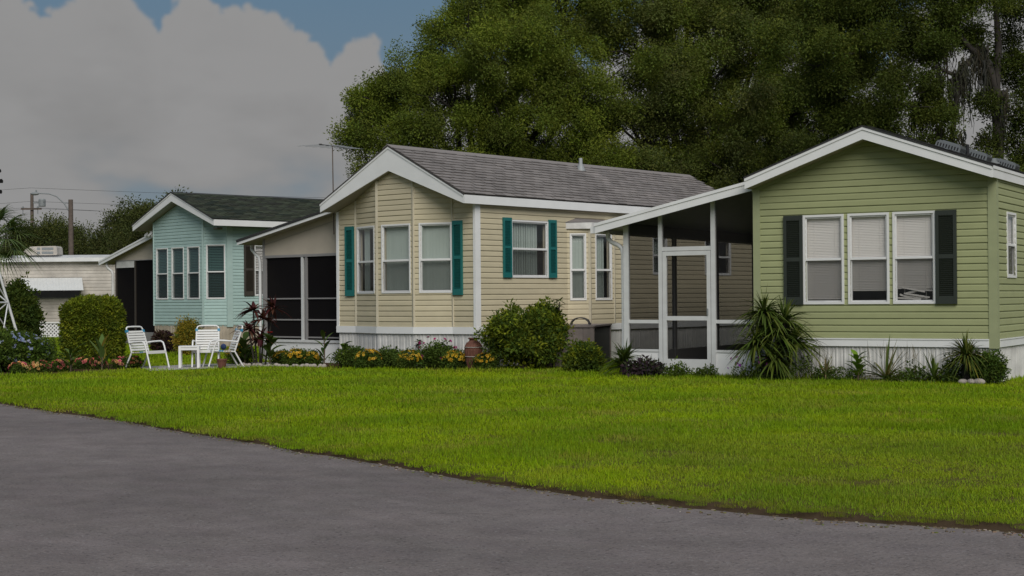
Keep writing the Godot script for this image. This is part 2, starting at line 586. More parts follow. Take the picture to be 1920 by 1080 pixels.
# window: xf at the lower left of its opening, on the wall face
func window(parent: Node, xf: Transform3D, w: float, h: float, o := {}) -> MeshInstance3D:
	var fm: Material = o.get("frame", M.vinyl)
	var fw: float = o.get("fw", 0.035)
	var proud: float = o.get("proud", 0.034)
	var mid: float = o.get("mid", 0.5) * h
	var f := MB.new()
	for r in [[-fw, -fw, 0.0, h + fw], [w, -fw, w + fw, h + fw], [0.0, -fw, w, 0.0], [0.0, h, w, h + fw]]:
		f.box(Vector3(r[0], r[1], -0.06), Vector3(r[2], r[3], proud), xf)
	var win := put(f, "window", fm, parent)
	# sashes: upper one sits further out
	var s := MB.new()
	var sw: float = o.get("sash", 0.026)
	for part in [[mid, h, 0.012], [0.0, mid, -0.012]]:
		var lo: float = part[0]
		var hi: float = part[1]
		var z: float = part[2]
		for r in [[0.0, lo, sw, hi], [w - sw, lo, w, hi], [sw, lo, w - sw, lo + sw], [sw, hi - sw, w - sw, hi]]:
			s.box(Vector3(r[0] + 0.001, r[1] + 0.001, z - 0.02), Vector3(r[2] - 0.001, r[3] - 0.001, z), xf)
	s.box(Vector3(0.002, mid - 0.018, -0.01), Vector3(w - 0.002, mid + 0.018, 0.018), xf)
	put(s, "sash", fm, win)
	for part in [[mid, h, 0.002], [0.0, mid, -0.022]]:
		var g := MB.new()
		var z: float = part[2]
		g.quad(xf * Vector3(sw, part[0] + sw, z), xf * Vector3(w - sw, part[0] + sw, z), xf * Vector3(w - sw, part[1] - sw, z), xf * Vector3(sw, part[1] - sw, z))
		put(g, "pane", M.glass, win)
	if o.get("screen", true):
		var g := MB.new()
		g.quad(xf * Vector3(sw, sw, 0.008), xf * Vector3(w - sw, sw, 0.008), xf * Vector3(w - sw, mid - 0.018, 0.008), xf * Vector3(sw, mid - 0.018, 0.008))
		put(g, "insect_screen", M.screen, win)
	var kind: String = o.get("blind", "")
	var bm: Material = o.get("blind_mat", M.blind)
	if kind == "slats":
		var bl := MB.new()
		var y: float = h - 0.05
		var low: float = o.get("low", 0.03)
		var broken: float = o.get("broken", 0.0)
		bl.box(Vector3(0.012, h - 0.045, -0.065), Vector3(w - 0.012, h - 0.006, -0.036), xf)
		var pitch: float = o.get("pitch", 0.028)
		while y > low:
			var tilt := 1.19 + rng.randf_range(-0.06, 0.06)
			var roll := rng.randf_range(-0.0015, 0.0015)
			var x0 := 0.014
			var x1 := w - 0.014
			if y < broken:
				roll = rng.randf_range(-0.42, 0.42)
				x1 = w * rng.randf_range(0.55, 0.98)
				x0 = w * rng.randf_range(0.02, 0.4)
			var t := xf * Transform3D(Basis(Vector3.FORWARD, roll) * Basis(Vector3.RIGHT, tilt), Vector3(0.0, y, -0.05))
			if y < broken: t = xf * Transform3D(Basis(Vector3.BACK, roll) * Basis(Vector3.RIGHT, tilt), Vector3(x0, y + rng.randf_range(-0.03, 0.04), -0.05 + rng.randf_range(-0.01, 0.01)))
			bl.box(Vector3(0.014 if y >= broken else 0.0, -0.0008, -0.0155), Vector3(x1 if y >= broken else x1 - x0, 0.0008, 0.0155), t)
			y -= pitch if y >= broken else pitch * 0.8
		bl.box(Vector3(0.014, maxf(low - 0.02, 0.0), -0.08), Vector3(w - 0.014, maxf(low - 0.02, 0.0) + 0.014, -0.06), xf) if broken == 0.0 else null
		for k in 2:
			var cx := w * (0.22 + 0.56 * k)
			bl.box(Vector3(cx, low, -0.0375), Vector3(cx + 0.004, h - 0.05, -0.0365), xf)
		put(bl, "blind", bm, win)
	elif kind == "vertical":
		var bl := MB.new()
		var x: float = o.get("from", 0.03)
		var upto: float = o.get("to", w)
		bl.box(Vector3(0.0, h - 0.035, -0.10), Vector3(w, h, -0.06), xf)
		while x < upto - 0.04:
			var t := xf * Transform3D(Basis(Vector3.UP, 0.16 + rng.randf_range(-0.10, 0.10)), Vector3(x + 0.04, 0.0, -0.085))
			bl.box(Vector3(-0.044, 0.03, -0.001), Vector3(0.044, h - 0.03, 0.001), t)
			x += 0.078
		put(bl, "blind", bm, win)
	return win

func shutter(parent: Node, xf: Transform3D, w: float, h: float, m: Material) -> void:
	var f := MB.new()
	f.box(Vector3(0, 0, 0.022), Vector3(w, h, 0.030), xf)
	var sw := w * 0.155
	for r in [[0.0, 0.0, sw, h], [w - sw, 0.0, w, h]]: f.box(Vector3(r[0], r[1], 0.030), Vector3(r[2], r[3], 0.062), xf)
	var rails := [0.0, 0.085 * h, 0.485 * h, 0.53 * h, 0.945 * h, h]
	for k in 3: f.box(Vector3(sw, rails[2 * k], 0.030), Vector3(w - sw, rails[2 * k + 1], 0.060), xf)
	# arched top of the upper panel
	for k in 5:
		var a := PI * (k + 0.5) / 5.0
		f.box(Vector3(w * 0.5 - 0.24 * w * cos(a) - 0.03 * w, rails[4] - 0.004, 0.030), Vector3(w * 0.5 - 0.24 * w * cos(a) + 0.03 * w, rails[4] + 0.022 * h * sin(a), 0.066), xf)
	var sh := put(f, "shutter", m, parent)
	for k in 2:
		var l := MB.new()
		var y: float = rails[1 + 2 * k] + 0.012
		while y < rails[2 + 2 * k] - 0.012:
			l.box(Vector3(sw + 0.002, -0.013, -0.003), Vector3(w - sw - 0.002, 0.016, 0.003), xf * Transform3D(Basis(Vector3.RIGHT, 0.55), Vector3(0, y, 0.044)))
			y += 0.033
		put(l, "louvers", m, sh).set_meta("kind", "stuff")

# gable roof over x in [xl, xr], z from zf (front) back to zb; ridge at xc
func gable_roof(parent: Node, xl: float, xc: float, xr: float, ye: float, yr: float, zf: float, zb: float, th: float, m: Material) -> MeshInstance3D:
	var b := MB.new()
	b.prism([Vector2(xc, yr), Vector2(xl, ye), Vector2(xl, ye - th), Vector2(xc, yr - th)], zb, zf)
	b.prism([Vector2(xc, yr), Vector2(xc, yr - th), Vector2(xr, ye - th), Vector2(xr, ye)], zb, zf)
	return put(b, "roof", m, parent)

# shingle tabs on one slope: origin at the eave's front corner, u along the eave, up the slope w
func shingles(roof: Node, org: Vector3, u: Vector3, w: Vector3, len_u: float, len_w: float, tab: float, course: float, mats: Array, vmat: Material, apart: int, tones: Array, stain := -1.0) -> void:
	var nrm := u.cross(w).normalized()
	if nrm.y < 0: nrm = -nrm
	var shapes := []
	for k in 3:
		var b := MB.new()
		var g := 0.005 + 0.004 * k
		var lo := Vector3(g, 0, 0)
		var lip := 0.015 + 0.004 * k
		# butt edge proud, head tucked under the course above
		b.quad(Vector3(g, 0, lip), Vector3(tab - g, 0, lip), Vector3(tab - g, course * 1.15, 0.002), Vector3(g, course * 1.15, 0.002))
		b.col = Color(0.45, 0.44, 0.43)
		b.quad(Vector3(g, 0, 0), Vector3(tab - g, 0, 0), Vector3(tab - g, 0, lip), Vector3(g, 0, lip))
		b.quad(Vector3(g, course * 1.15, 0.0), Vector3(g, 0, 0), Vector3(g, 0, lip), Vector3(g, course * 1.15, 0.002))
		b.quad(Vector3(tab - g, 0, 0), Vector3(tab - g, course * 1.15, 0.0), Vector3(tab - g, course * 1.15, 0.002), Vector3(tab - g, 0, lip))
		shapes.append(b)
	var meshes := []
	for b in shapes: meshes.append(b.mesh())
	var rest := MB.new()
	var rows := int(len_w / course)
	var cols := int(len_u / tab) + 1
	var done := 0
	var nse := FastNoiseLite.new()
	nse.seed = 31
	nse.frequency = 0.35
	# the tabs nearest the eye first: column by column
	var flip := u.cross(w).dot(nrm) < 0
	for cidx in cols:
		for r in rows:
			var off := (0.5 * tab if r % 2 else 0.0) + 0.07 * tab * sin(r * 5.1)
			var x := cidx * tab - off
			var x1 := minf(x + tab, len_u)
			if x1 - maxf(x, 0.0) < tab * 0.12: continue
			var xa := maxf(x, 0.0)
			var part := (x1 - xa) / tab
			var at := org + u * xa + w * (r * course + rng.randf_range(-0.004, 0.004)) + nrm * 0.004
			var t := Transform3D(Basis(u * part, w, nrm), at)
			if flip: t = Transform3D(Basis(-u * part, w, nrm), at + u * (x1 - xa))
			var k := rng.randi() % 3
			var washed := stain > 0.0 and absf(x + 0.5 * tab - stain - 0.02 * r) < 0.17 and r > rows * 0.30 and r < rows * 0.86
			if done < apart:
				var tone := mats.size() - 1 if washed else clampi(int(2.5 + 2.4 * nse.get_noise_2d(x, r * course) + rng.randf_range(-1.4, 1.4)), 0, mats.size() - 1)
				put(meshes[k], "shingle", mats[tone], roof, t)
				done += 1
			else:
				var q: float = 0.5 + 0.45 * nse.get_noise_2d(x, r * course) + rng.randf_range(-0.32, 0.32)
				rest.col = tones[clampi(int(q * tones.size()), 0, tones.size() - 1)]
				var src: MB = shapes[k]
				if washed: rest.col = tones[tones.size() - 1] * 1.12
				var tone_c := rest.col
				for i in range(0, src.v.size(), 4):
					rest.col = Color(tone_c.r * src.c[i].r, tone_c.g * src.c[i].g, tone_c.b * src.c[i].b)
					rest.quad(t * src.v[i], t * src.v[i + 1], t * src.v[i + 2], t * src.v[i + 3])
	if rest.v.size() > 0:
		put(rest, "shingles", vmat, roof).set_meta("kind", "stuff")

# rake boards of a gable: outer edge from the eave to the ridge, given depth at the eave and at the ridge
func rake(parent: Node, xe: float, ye: float, xc: float, yr: float, de: float, dr: float, z0: float, z1: float, m: Material, called := "fascia") -> void:
	var b := MB.new()
	var p := [Vector2(xe, ye), Vector2(xe, ye - de), Vector2(xc, yr - dr), Vector2(xc, yr)]
	if xe > xc: p.reverse()
	b.prism(p, z0, z1)
	# drip strip along the top edge, a few millimetres proud
	var q := [Vector2(xe, ye + 0.012), Vector2(xe, ye - 0.045), Vector2(xc, yr - 0.045), Vector2(xc, yr + 0.012)]
	if xe > xc: q.reverse()
	b.prism(q, z1, z1 + 0.014)
	put(b, called, m, parent)

# ------------------------------------------------------------------ houses (local axes: x to the right along the front, z towards the street)
func rect(x0: float, y0: float, x1: float, y1: float) -> Rect2:
	return Rect2(x0, y0, x1 - x0, y1 - y0)

func inset(r: Rect2, d: float) -> Rect2:
	return Rect2(r.position.x + d, r.position.y + d, r.size.x - 2 * d, r.size.y - 2 * d)

func win_in(parent: Node, xf: Transform3D, r: Rect2, o := {}) -> void:
	window(parent, xf * Transform3D(Basis.IDENTITY, Vector3(r.position.x, r.position.y, 0)), r.size.x, r.size.y, o)

func at_x(xf: Transform3D, x: float, y: float) -> Transform3D:
	return xf * Transform3D(Basis.IDENTITY, Vector3(x, y, 0))

func green_house() -> void:
	var h := thing("green_house", "pale green mobile home with dark grey shutters beside three windows and attached screened porch", "house", Vector3(7.97, 0, -24.51), deg_to_rad(-31.05))
	var w := 4.2
	var l := 13.0
	var ff := face(Vector3(-w, 0, 0), Vector3.RIGHT)
	var fs := face(Vector3.ZERO, Vector3.FORWARD)
	var fl := face(Vector3(-w, 0, -l), Vector3.BACK)
	var fb := face(Vector3(0, 0, -l), Vector3.LEFT)
	var o3 := inset(rect(w - 1.705, 1.31, w - 0.975, 2.875), 0.04)
	var o2 := inset(rect(w - 2.492, 1.31, w - 1.765, 2.875), 0.04)
	var o1 := inset(rect(w - 3.300, 1.31, w - 2.560, 2.875), 0.04)
	var holes := [o1, o2, o3]
	var wall := wall_core(h, ff, 0, w, 0.58, 3.38, M.green_trim, holes, [Vector2(0, 3.38), Vector2(w, 3.38), Vector2(w / 2, 4.12)])
	var lim := func(y: float) -> Vector2:
		if y < 3.385: return Vector2(0.06, w - 0.06)
		var half: float = (4.125 - y) / 0.3526
		return Vector2(w / 2 - half, w / 2 + half)
	siding(wall, ff, 0.06, w - 0.06, 0.72, 4.11, 0.1143, M.green_siding, [rect(o1.position.x, 1.35, o1.end.x, 2.835), rect(o2.position.x, 1.35, o2.end.x, 2.835), rect(o3.position.x, 1.35, o3.end.x, 2.835)], lim)
	var so := inset(rect(0.73, 1.74, 1.40, 2.855), 0.04)
	var side := wall_core(h, fs, 0, l, 0.58, 3.38, M.green_trim, [so])
	siding(side, fs, 0.06, l, 0.72, 3.33, 0.1143, M.green_siding, [so])
	var left := wall_core(h, fl, 0, l, 0.58, 3.38, M.green_trim)
	siding(left, fl, 0, l - 0.06, 0.72, 3.38, 0.1143, M.green_siding, [], null, true)
	wall_core(h, fb, 0, w, 0.58, 3.38, M.green_trim, [], [Vector2(0, 3.38), Vector2(w, 3.38), Vector2(w / 2, 4.12)])
	board(h, "floor", Transform3D.IDENTITY, Vector3(-w + 0.1, 0.55, -l + 0.1), Vector3(-0.1, 0.62, -0.1), M.dark_room)
	# a partition inside, so that windows do not look through the whole house
	board(h, "partition", Transform3D.IDENTITY, Vector3(-w + 0.1, 0.62, -3.0), Vector3(-0.1, 3.38, -2.9), M.dark_room)
	board(h, "ceiling", Transform3D.IDENTITY, Vector3(-w + 0.1, 3.30, -l + 0.1), Vector3(-0.1, 3.36, -0.1), M.dark_room)
	for k in 2:
		board(h, "corner_board", Transform3D.IDENTITY, Vector3(-0.11, 0.565, -0.11) if k == 0 else Vector3(-w - 0.032, 0.565, -0.11), Vector3(0.032, 3.385, 0.032) if k == 0 else Vector3(-w + 0.10, 3.40, 0.032), M.green_trim)
	board(h, "base_trim", ff, Vector3(0.0, 0.582, 0.0), Vector3(w - 0.11, 0.716, 0.036), M.white)
	board(h, "base_trim", fs, Vector3(0.11, 0.582, 0.0), Vector3(l, 0.716, 0.036), M.white)
	board(h, "base_lip", ff, Vector3(0.0, 0.700, 0.036), Vector3(w - 0.11, 0.722, 0.046), M.white)
	board(h, "base_lip", fs, Vector3(0.11, 0.700, 0.036), Vector3(l, 0.722, 0.046), M.white)
	skirting(h, ff, 0, w, -0.05, 0.582, 0.145, M.white_dirty)
	skirting(h, fs, 0, 7.0, -0.05, 0.582, 0.145, M.white_dirty)
	board(h, "frieze", fs, Vector3(0.04, 3.33, 0.0), Vector3(l, 3.372, 0.03), M.green_trim)
	for k in 3:
		win_in(h, ff, holes[k], {"blind": "slats", "low": [0.05, 0.20, 0.03][k], "broken": [0.0, 0.0, 0.21][k], "mid": 0.5, "fw": 0.04, "blind_mat": M.blind})
	win_in(h, fs, so, {"blind": "slats", "low": 0.56, "mid": 0.5, "fw": 0.04})
	shutter(h, at_x(ff, w - 0.972, 1.305), 0.35, 1.57, M.shutter_dark)
	shutter(h, at_x(ff, w - 3.652, 1.305), 0.35, 1.57, M.shutter_dark)
	# roof
	var roof := gable_roof(h, -w - 0.06, -w / 2, 0.06, 3.572, 4.352, 0.40, -l - 0.3, 0.03, M.roof_dark)
	var sw := Vector3(-2.16, 0.78, 0).normalized()
	shingles(roof, Vector3(0.062, 3.574, 0.39), Vector3.FORWARD, sw, l + 0.3, 2.30, 0.33, 0.14, M.shingle, M.shingle_v, 0, [Color(0.06, 0.06, 0.062), Color(0.085, 0.083, 0.083), Color(0.11, 0.108, 0.105)])
	rake(h, 0.045, 3.540, -w / 2, 4.320, 0.180, 0.205, 0.35, 0.38, M.white)
	rake(h, -w - 0.045, 3.540, -w / 2, 4.320, 0.180, 0.205, 0.35, 0.38, M.white)
	board(h, "fascia", Transform3D.IDENTITY, Vector3(0.045, 3.362, -l - 0.3), Vector3(0.07, 3.540, 0.379), M.white)
	board(h, "drip_edge", Transform3D.IDENTITY, Vector3(0.07, 3.500, -l - 0.3), Vector3(0.082, 3.552, 0.392), M.white)
	for s in [-1, 1]:
		var xe: float = 0.045 if s > 0 else -w - 0.045
		var b := MB.new()
		var p := [Vector2(xe, 3.390), Vector2(xe, 3.372), Vector2(-w / 2, 4.127), Vector2(-w / 2, 4.145)]
		if s > 0: p.reverse()
		b.prism(p, -0.02, 0.349)
		put(b, "soffit", M.soffit, h)
		rake(h, xe, 3.374, -w / 2, 4.128, 0.055, 0.055, 0.0, 0.028, M.green_trim, "rake_trim")
	# things on the roof slope that faces right
	for z in [-0.40, -2.25, -4.5]:
		var b := MB.new()
		var t := Transform3D(Basis(Vector3.FORWARD, sw, Vector3.FORWARD.cross(sw)), Vector3(0.06, 3.59, 0) + sw * 0.95 + Vector3(0, 0, z))
		t.basis = Basis(Vector3.BACK, -sw, Vector3.BACK.cross(-sw))
		b.box(Vector3(-0.24, -0.26, 0.0), Vector3(0.24, 0.26, 0.010), t)
		# lower body, then a rounded hood
		for lay in [[0.19, 0.215, 0.010, 0.085], [0.18, 0.205, 0.085, 0.110], [0.155, 0.18, 0.110, 0.126], [0.11, 0.135, 0.126, 0.136]]:
			b.box(Vector3(-lay[0], -lay[1], lay[2]), Vector3(lay[0], lay[1], lay[3]), t)
		put(b, "roof_vent", M.vent_grey, roof)
		var sl := MB.new()
		for k in 8:
			sl.box(Vector3(0.186, -0.19 + 0.05 * k, 0.022), Vector3(0.193, -0.168 + 0.05 * k, 0.082), t)
			sl.box(Vector3(-0.17 + 0.045 * k, 0.21, 0.022), Vector3(-0.15 + 0.045 * k, 0.218, 0.082), t)
		put(sl, "vent_slots", M.black, roof).set_meta("kind", "stuff")
	for q in [[-1.6, 0.20, 0.028, M.black], [-3.5, 0.10, 0.06, M.metal_grey]]:
		var b := MB.new()
		var at: Vector3 = Vector3(0.06, 3.59, q[0]) + sw * 0.95
		b.tube([at - Vector3.UP * 0.02, at + Vector3.UP * q[1]], [q[2], q[2]], 10)
		b.tube([at - Vector3.UP * 0.01, at + Vector3.UP * 0.05], [q[2] * 2.4, q[2] * 1.1], 10)
		put(b, "vent_pipe", q[3], roof)
	# screened porch against the left wall
	var pr := MB.new()
	var xl := -7.44
	var xr := -w - 0.03
	var yl := 2.845
	var yr := 3.525
	pr.prism([Vector2(xr, yr), Vector2(xl, yl), Vector2(xl, yl - 0.09), Vector2(xr, yr - 0.09)], -9.0, -0.005)
	var porch := put(pr, "porch_roof", M.alu, h)
	rake(porch, xl, yl + 0.012, xr, yr + 0.012, 0.178, 0.178, -0.003, 0.03, M.white)
	var gut := MB.new()
	gut.box(Vector3(xl - 0.11, yl - 0.16, -9.0), Vector3(xl, yl - 0.03, -0.004))
	put(gut, "gutter", M.white, porch)
	var roof_y := func(x: float) -> float: return yl - 0.09 + (yr - yl) * (x - xl) / (xr - xl)
	var ds := MB.new()
	var px := -6.93
	var pts := []
	for q in [[-7.36, 2.70], [-7.35, 2.60], [-7.28, 2.52], [-7.14, 2.46], [-7.06, 2.40], [-7.03, 2.28], [-7.03, 1.2], [-7.03, 0.15]]: pts.append(Vector3(q[0], q[1], -0.36))
	ds.tube(pts, [0.045, 0.045, 0.045, 0.045, 0.045, 0.045, 0.045, 0.045], 8)
	put(ds, "downspout", M.white, porch)
	var zp := -0.3
	var posts := [[-6.93, 0.10], [-6.21, 0.075], [-5.14, 0.085], [-w - 0.10, 0.10]]
	for q in posts:
		var b := MB.new()
		b.box(Vector3(q[0] - q[1] * 0.5, -0.02, zp - 0.04), Vector3(q[0] + q[1] * 0.5, roof_y.call(q[0]) + 0.01, zp + 0.04))
		put(b, "post", M.alu, porch)
	var bays := [[posts[0][0] + 0.05, posts[1][0] - 0.0375, 0], [posts[1][0] + 0.0375, posts[2][0] - 0.0425, 1], [posts[2][0] + 0.0425, posts[3][0] - 0.05, 0]]
	for q in bays:
		var x0: float = q[0]
		var x1: float = q[1]
		var g := MB.new()
		g.quad(Vector3(x0, 0.30, zp), Vector3(x1, 0.30, zp), Vector3(x1, roof_y.call(x1), zp), Vector3(x0, roof_y.call(x0), zp))
		put(g, "screen", M.porch_screen, porch)
		if q[2] == 0:
			board(porch, "rail", Transform3D.IDENTITY, Vector3(x0, 0.965, zp - 0.025), Vector3(x1, 1.03, zp + 0.025), M.alu)
			board(porch, "kick_panel", Transform3D.IDENTITY, Vector3(x0, -0.02, zp - 0.02), Vector3(x1, 0.43, zp + 0.015), M.white)
			board(porch, "rail", Transform3D.IDENTITY, Vector3(x0, 0.43, zp - 0.025), Vector3(x1, 0.475, zp + 0.028), M.alu)
		else:
			board(porch, "door_head", Transform3D.IDENTITY, Vector3(x0, 2.32, zp - 0.03), Vector3(x1, 2.395, zp + 0.03), M.alu)
			var b := MB.new()
			for r in [[x0 + 0.01, 0.03, x0 + 0.085, 2.31], [x1 - 0.085, 0.03, x1 - 0.01, 2.31], [x0 + 0.085, 2.23, x1 - 0.085, 2.31], [x0 + 0.085, 1.02, x1 - 0.085, 1.10], [x0 + 0.085, 0.03, x1 - 0.085, 0.30]]:
				b.box(Vector3(r[0], r[1], zp - 0.015), Vector3(r[2], r[3], zp + 0.04))
			put(b, "screen_door", M.alu, porch)
			var hd := MB.new()
			hd.box(Vector3(x1 - 0.075, 1.12, zp + 0.04), Vector3(x1 - 0.055, 1.24, zp + 0.07))
			put(hd, "handle", M.metal_grey, porch)
	# the porch's far side
	board(porch, "header", Transform3D.IDENTITY, Vector3(px - 0.03, 2.66, -8.9), Vector3(px + 0.03, roof_y.call(px), zp - 0.05), M.grey_frame)
	board(porch, "kick_panel", Transform3D.IDENTITY, Vector3(px - 0.025, -0.02, -8.9), Vector3(px + 0.025, 0.40, zp - 0.05), M.grey_frame)
	for z in [-2.45, -4.6, -6.75, -8.9]:
		board(porch, "post", Transform3D.IDENTITY, Vector3(px - 0.035, 0.0, z - 0.045), Vector3(px + 0.035, 2.66, z + 0.045), M.grey_frame)
	var g2 := MB.new()
	g2.quad(Vector3(px, 0.40, -8.9), Vector3(px, 0.40, zp), Vector3(px, 2.66, zp), Vector3(px, 2.66, -8.9))
	put(g2, "screen", M.porch_screen, porch)
	board(porch, "wall", Transform3D.IDENTITY, Vector3(px, 0.0, -9.0), Vector3(-w - 0.03, 3.3, -8.92), M.grey_frame)
	board(porch, "porch_floor", Transform3D.IDENTITY, Vector3(px, 0.002, -8.9), Vector3(-w - 0.03, 0.06, zp - 0.05), M.grey_frame)

func cream_house() -> void:
	var h := thing("cream_house", "cream mobile home with teal shutters, grey shingle roof and wide white gable fascia", "house", Vector3(-0.76, 0, -31.0), deg_to_rad(-40.94))
	var w := 4.2
	var l := 10.9
	var ff := face(Vector3(-w, 0, 0), Vector3.RIGHT)
	var fs := face(Vector3.ZERO, Vector3.FORWARD)
	var fl := face(Vector3(-w, 0, -l), Vector3.BACK)
	var fb := face(Vector3(0, 0, -l), Vector3.LEFT)
	var sl := 0.3645
	var bot := func(x: float) -> float: return 3.425 + sl * minf(x + 4.27, 0.12 - x)
	var e := 0.1143
	# flat ends of the front, then the three faces of the bay
	var p0 := Vector3(-0.63, 0, 0)
	var p1 := Vector3(-1.48, 0, 0.32)
	var p2 := Vector3(-2.59, 0, 0.32)
	var p3 := Vector3(-3.60, 0, 0)
	var runs := [[Vector3(-w, 0, 0), p3, []], [p3, p2, [rect(0.07, 1.585, 0.95, 3.075)]], [p2, p1, [rect(0.147, 1.585, 1.03, 3.075)]], [p1, p0, [rect(0.13, 1.585, 0.90, 3.075)]], [p0, Vector3.ZERO, []]]
	for r in runs:
		var a: Vector3 = r[0]
		var b: Vector3 = r[1]
		var xf := face(a, b - a)
		var len_ := (b - a).length()
		var ta: float = bot.call(a.x)
		var tb: float = bot.call(b.x)
		var y1 := minf(ta, tb)
		var gable := [Vector2(0, y1), Vector2(len_, y1), Vector2(len_, tb)] if tb > ta else [Vector2(0, y1), Vector2(len_, y1), Vector2(0, ta)]
		var peak := -1.0
		if a == p2:
			peak = (-2.075 - p2.x)
			gable = [Vector2(0, y1), Vector2(len_, y1), Vector2(len_, tb), Vector2(peak, bot.call(-2.075)), Vector2(0, ta)]
		var ops := []
		var hs := []
		for o in r[2]:
			ops.append(o)
			hs.append(inset(o, 0.035))
		var wall := wall_core(h, xf, 0, len_, 0.716, y1, M.cream_trim, hs, gable)
		var lim := func(y: float) -> Vector2:
			if y <= y1: return Vector2(0, len_)
			if peak > 0.0:
				return Vector2(maxf(0.0, (y - ta) / sl), len_ - maxf(0.0, (y - tb) / sl))
			if tb > ta: return Vector2((y - ta) / (tb - ta) * len_, len_)
			return Vector2(0, len_ - (y - tb) / (ta - tb) * len_)
		var topy: float = maxf(ta, tb) if peak < 0.0 else bot.call(-2.075)
		siding(wall, xf, 0.0, len_, 0.862, topy - 0.02, e, M.cream_siding, hs, lim)
		board(h, "base_trim", xf, Vector3(-0.012 if a != Vector3(-w, 0, 0) else -0.04, 0.715, 0.0), Vector3(len_ + 0.012, 0.862, 0.042), M.white)
		skirting(h, xf, 0, len_, -0.05, 0.716, 0.20, M.white_dirty)
		for k in ops.size():
			win_in(h, xf, hs[k], {"blind": "vertical", "fw": 0.035, "mid": 0.47, "blind_mat": M.blind_vert, "from": 0.16 if a == p3 else 0.02, "to": 0.42 if a == p3 else len_})
	for q in [[p0, 0.03], [p1, 0.03], [p2, 0.03], [p3, 0.03]]:
		var c: Vector3 = q[0]
		board(h, "corner_strip", Transform3D(Basis(Vector3.UP, -0.35 if c.x > -2 else 0.35), c), Vector3(-0.03, 0.865, -0.03), Vector3(0.03, bot.call(c.x) + 0.0, 0.036), M.cream_trim)
	var so := inset(rect(1.12, 1.90, 2.36, 3.14), 0.035)
	var so2 := inset(rect(6.30, 2.0, 6.90, 2.92), 0.035)
	var so3 := inset(rect(8.55, 2.0, 9.75, 2.92), 0.035)
	var gap := rect(3.05, 0.87, 4.66, 2.98)
	var side := wall_core(h, fs, 0, l, 0.72, 3.46, M.cream_trim, [so, so2, so3, gap])
	siding(side, fs, 0.06, l, 0.862, 3.42, e, M.cream_siding, [so, so2, so3, gap])
	win_in(h, fs, so, {"blind": "vertical", "fw": 0.035, "blind_mat": M.blind_vert, "from": 0.02, "to": 0.93})
	win_in(h, fs, so2, {"blind": "vertical", "fw": 0.035, "blind_mat": M.blind_vert})
	win_in(h, fs, so3, {"blind": "vertical", "fw": 0.035, "blind_mat": M.blind_vert, "from": 0.3, "to": 0.8})
	shutter(h, at_x(fs, 0.84, 1.90), 0.27, 1.28, M.shutter_teal)
	shutter(h, at_x(fs, 2.365, 1.90), 0.26, 1.28, M.shutter_teal)
	shutter(h, at_x(ff, w - 3.925, 1.535), 0.275, 1.565, M.shutter_teal)
	shutter(h, at_x(ff, w - 0.605, 1.535), 0.275, 1.565, M.shutter_teal)
	# small bay on the long side
	var q0 := Vector3(0, 0, -3.05)
	var q1 := Vector3(0.36, 0, -3.41)
	var q2 := Vector3(0.36, 0, -4.30)
	var q3 := Vector3(0, 0, -4.66)
	for r in [[q0, q1, rect(0.06, 1.40, 0.43, 2.90), 0.02], [q1, q2, rect(0.18, 1.40, 0.79, 2.90), 0.02], [q2, q3, rect(0.07, 1.40, 0.43, 2.90), 0.02]]:
		var a: Vector3 = r[0]
		var b: Vector3 = r[1]
		var xf := face(a, b - a)
		var op := inset(r[2], 0.03)
		var wl := wall_core(h, xf, 0, (b - a).length(), 0.86, 3.02, M.cream_trim, [op])
		siding(wl, xf, 0.0, (b - a).length(), 0.862, 3.0, e, M.cream_siding, [op])
		win_in(h, xf, op, {"blind": "vertical", "fw": 0.03, "mid": 0.45, "blind_mat": M.blind_vert, "to": 0.42})
		board(h, "corner_strip", Transform3D(Basis(Vector3.UP, 0.4), b), Vector3(-0.025, 0.865, -0.025), Vector3(0.032, 3.0, 0.03), M.cream_trim)
	var br := MB.new()
	var top_ := [[-2.98, 0.0], [-3.36, 0.46], [-4.35, 0.46], [-4.73, 0.0]]
	for k in 3:
		var a: Array = top_[k]
		var b: Array = top_[k + 1]
		br.quad(Vector3(a[1], 3.14, a[0]), Vector3(b[1], 3.14, b[0]), Vector3(0.0, 3.24, b[0] if k == 2 else minf(b[0], -3.36)), Vector3(0.0, 3.24, a[0] if k == 0 else maxf(a[0], -4.35)))
		br.quad(Vector3(a[1], 3.00, a[0]), Vector3(b[1], 3.00, b[0]), Vector3(b[1], 3.14, b[0]), Vector3(a[1], 3.14, a[0]))
	br.quad(Vector3(0, 3.0, -2.98), Vector3(0.46, 3.0, -3.36), Vector3(0.46, 3.0, -4.35), Vector3(0, 3.0, -4.73))
	var bay_roof := put(br, "bay_roof", M.white_dirty, h)
	var bs := MB.new()
	bs.quad(Vector3(0.45, 3.150, -3.34), Vector3(0.45, 3.150, -4.37), Vector3(0.0, 3.252, -4.37), Vector3(0.0, 3.252, -3.34))
	bs.quad(Vector3(0.02, 3.150, -2.97), Vector3(0.47, 3.150, -3.36), Vector3(0.0, 3.252, -3.36), Vector3(0.0, 3.252, -2.97))
	put(bs, "roofing", M.shingle[1], bay_roof)
	var left := wall_core(h, fl, 0, l, 0.72, 3.46, M.cream_trim)
	siding(left, fl, 0, l, 0.862, 3.42, e, M.cream_siding, [], null, true)
	wall_core(h, fb, 0, w, 0.72, 3.46, M.cream_trim, [], [Vector2(0, 3.46), Vector2(w, 3.46), Vector2(w / 2, 4.2)])
	board(h, "floor", Transform3D.IDENTITY, Vector3(-w + 0.1, 0.70, -l + 0.1), Vector3(-0.1, 0.76, -0.1), M.dark_room)
	board(h, "ceiling", Transform3D.IDENTITY, Vector3(-w + 0.1, 3.36, -l + 0.1), Vector3(-0.1, 3.42, -0.1), M.dark_room)
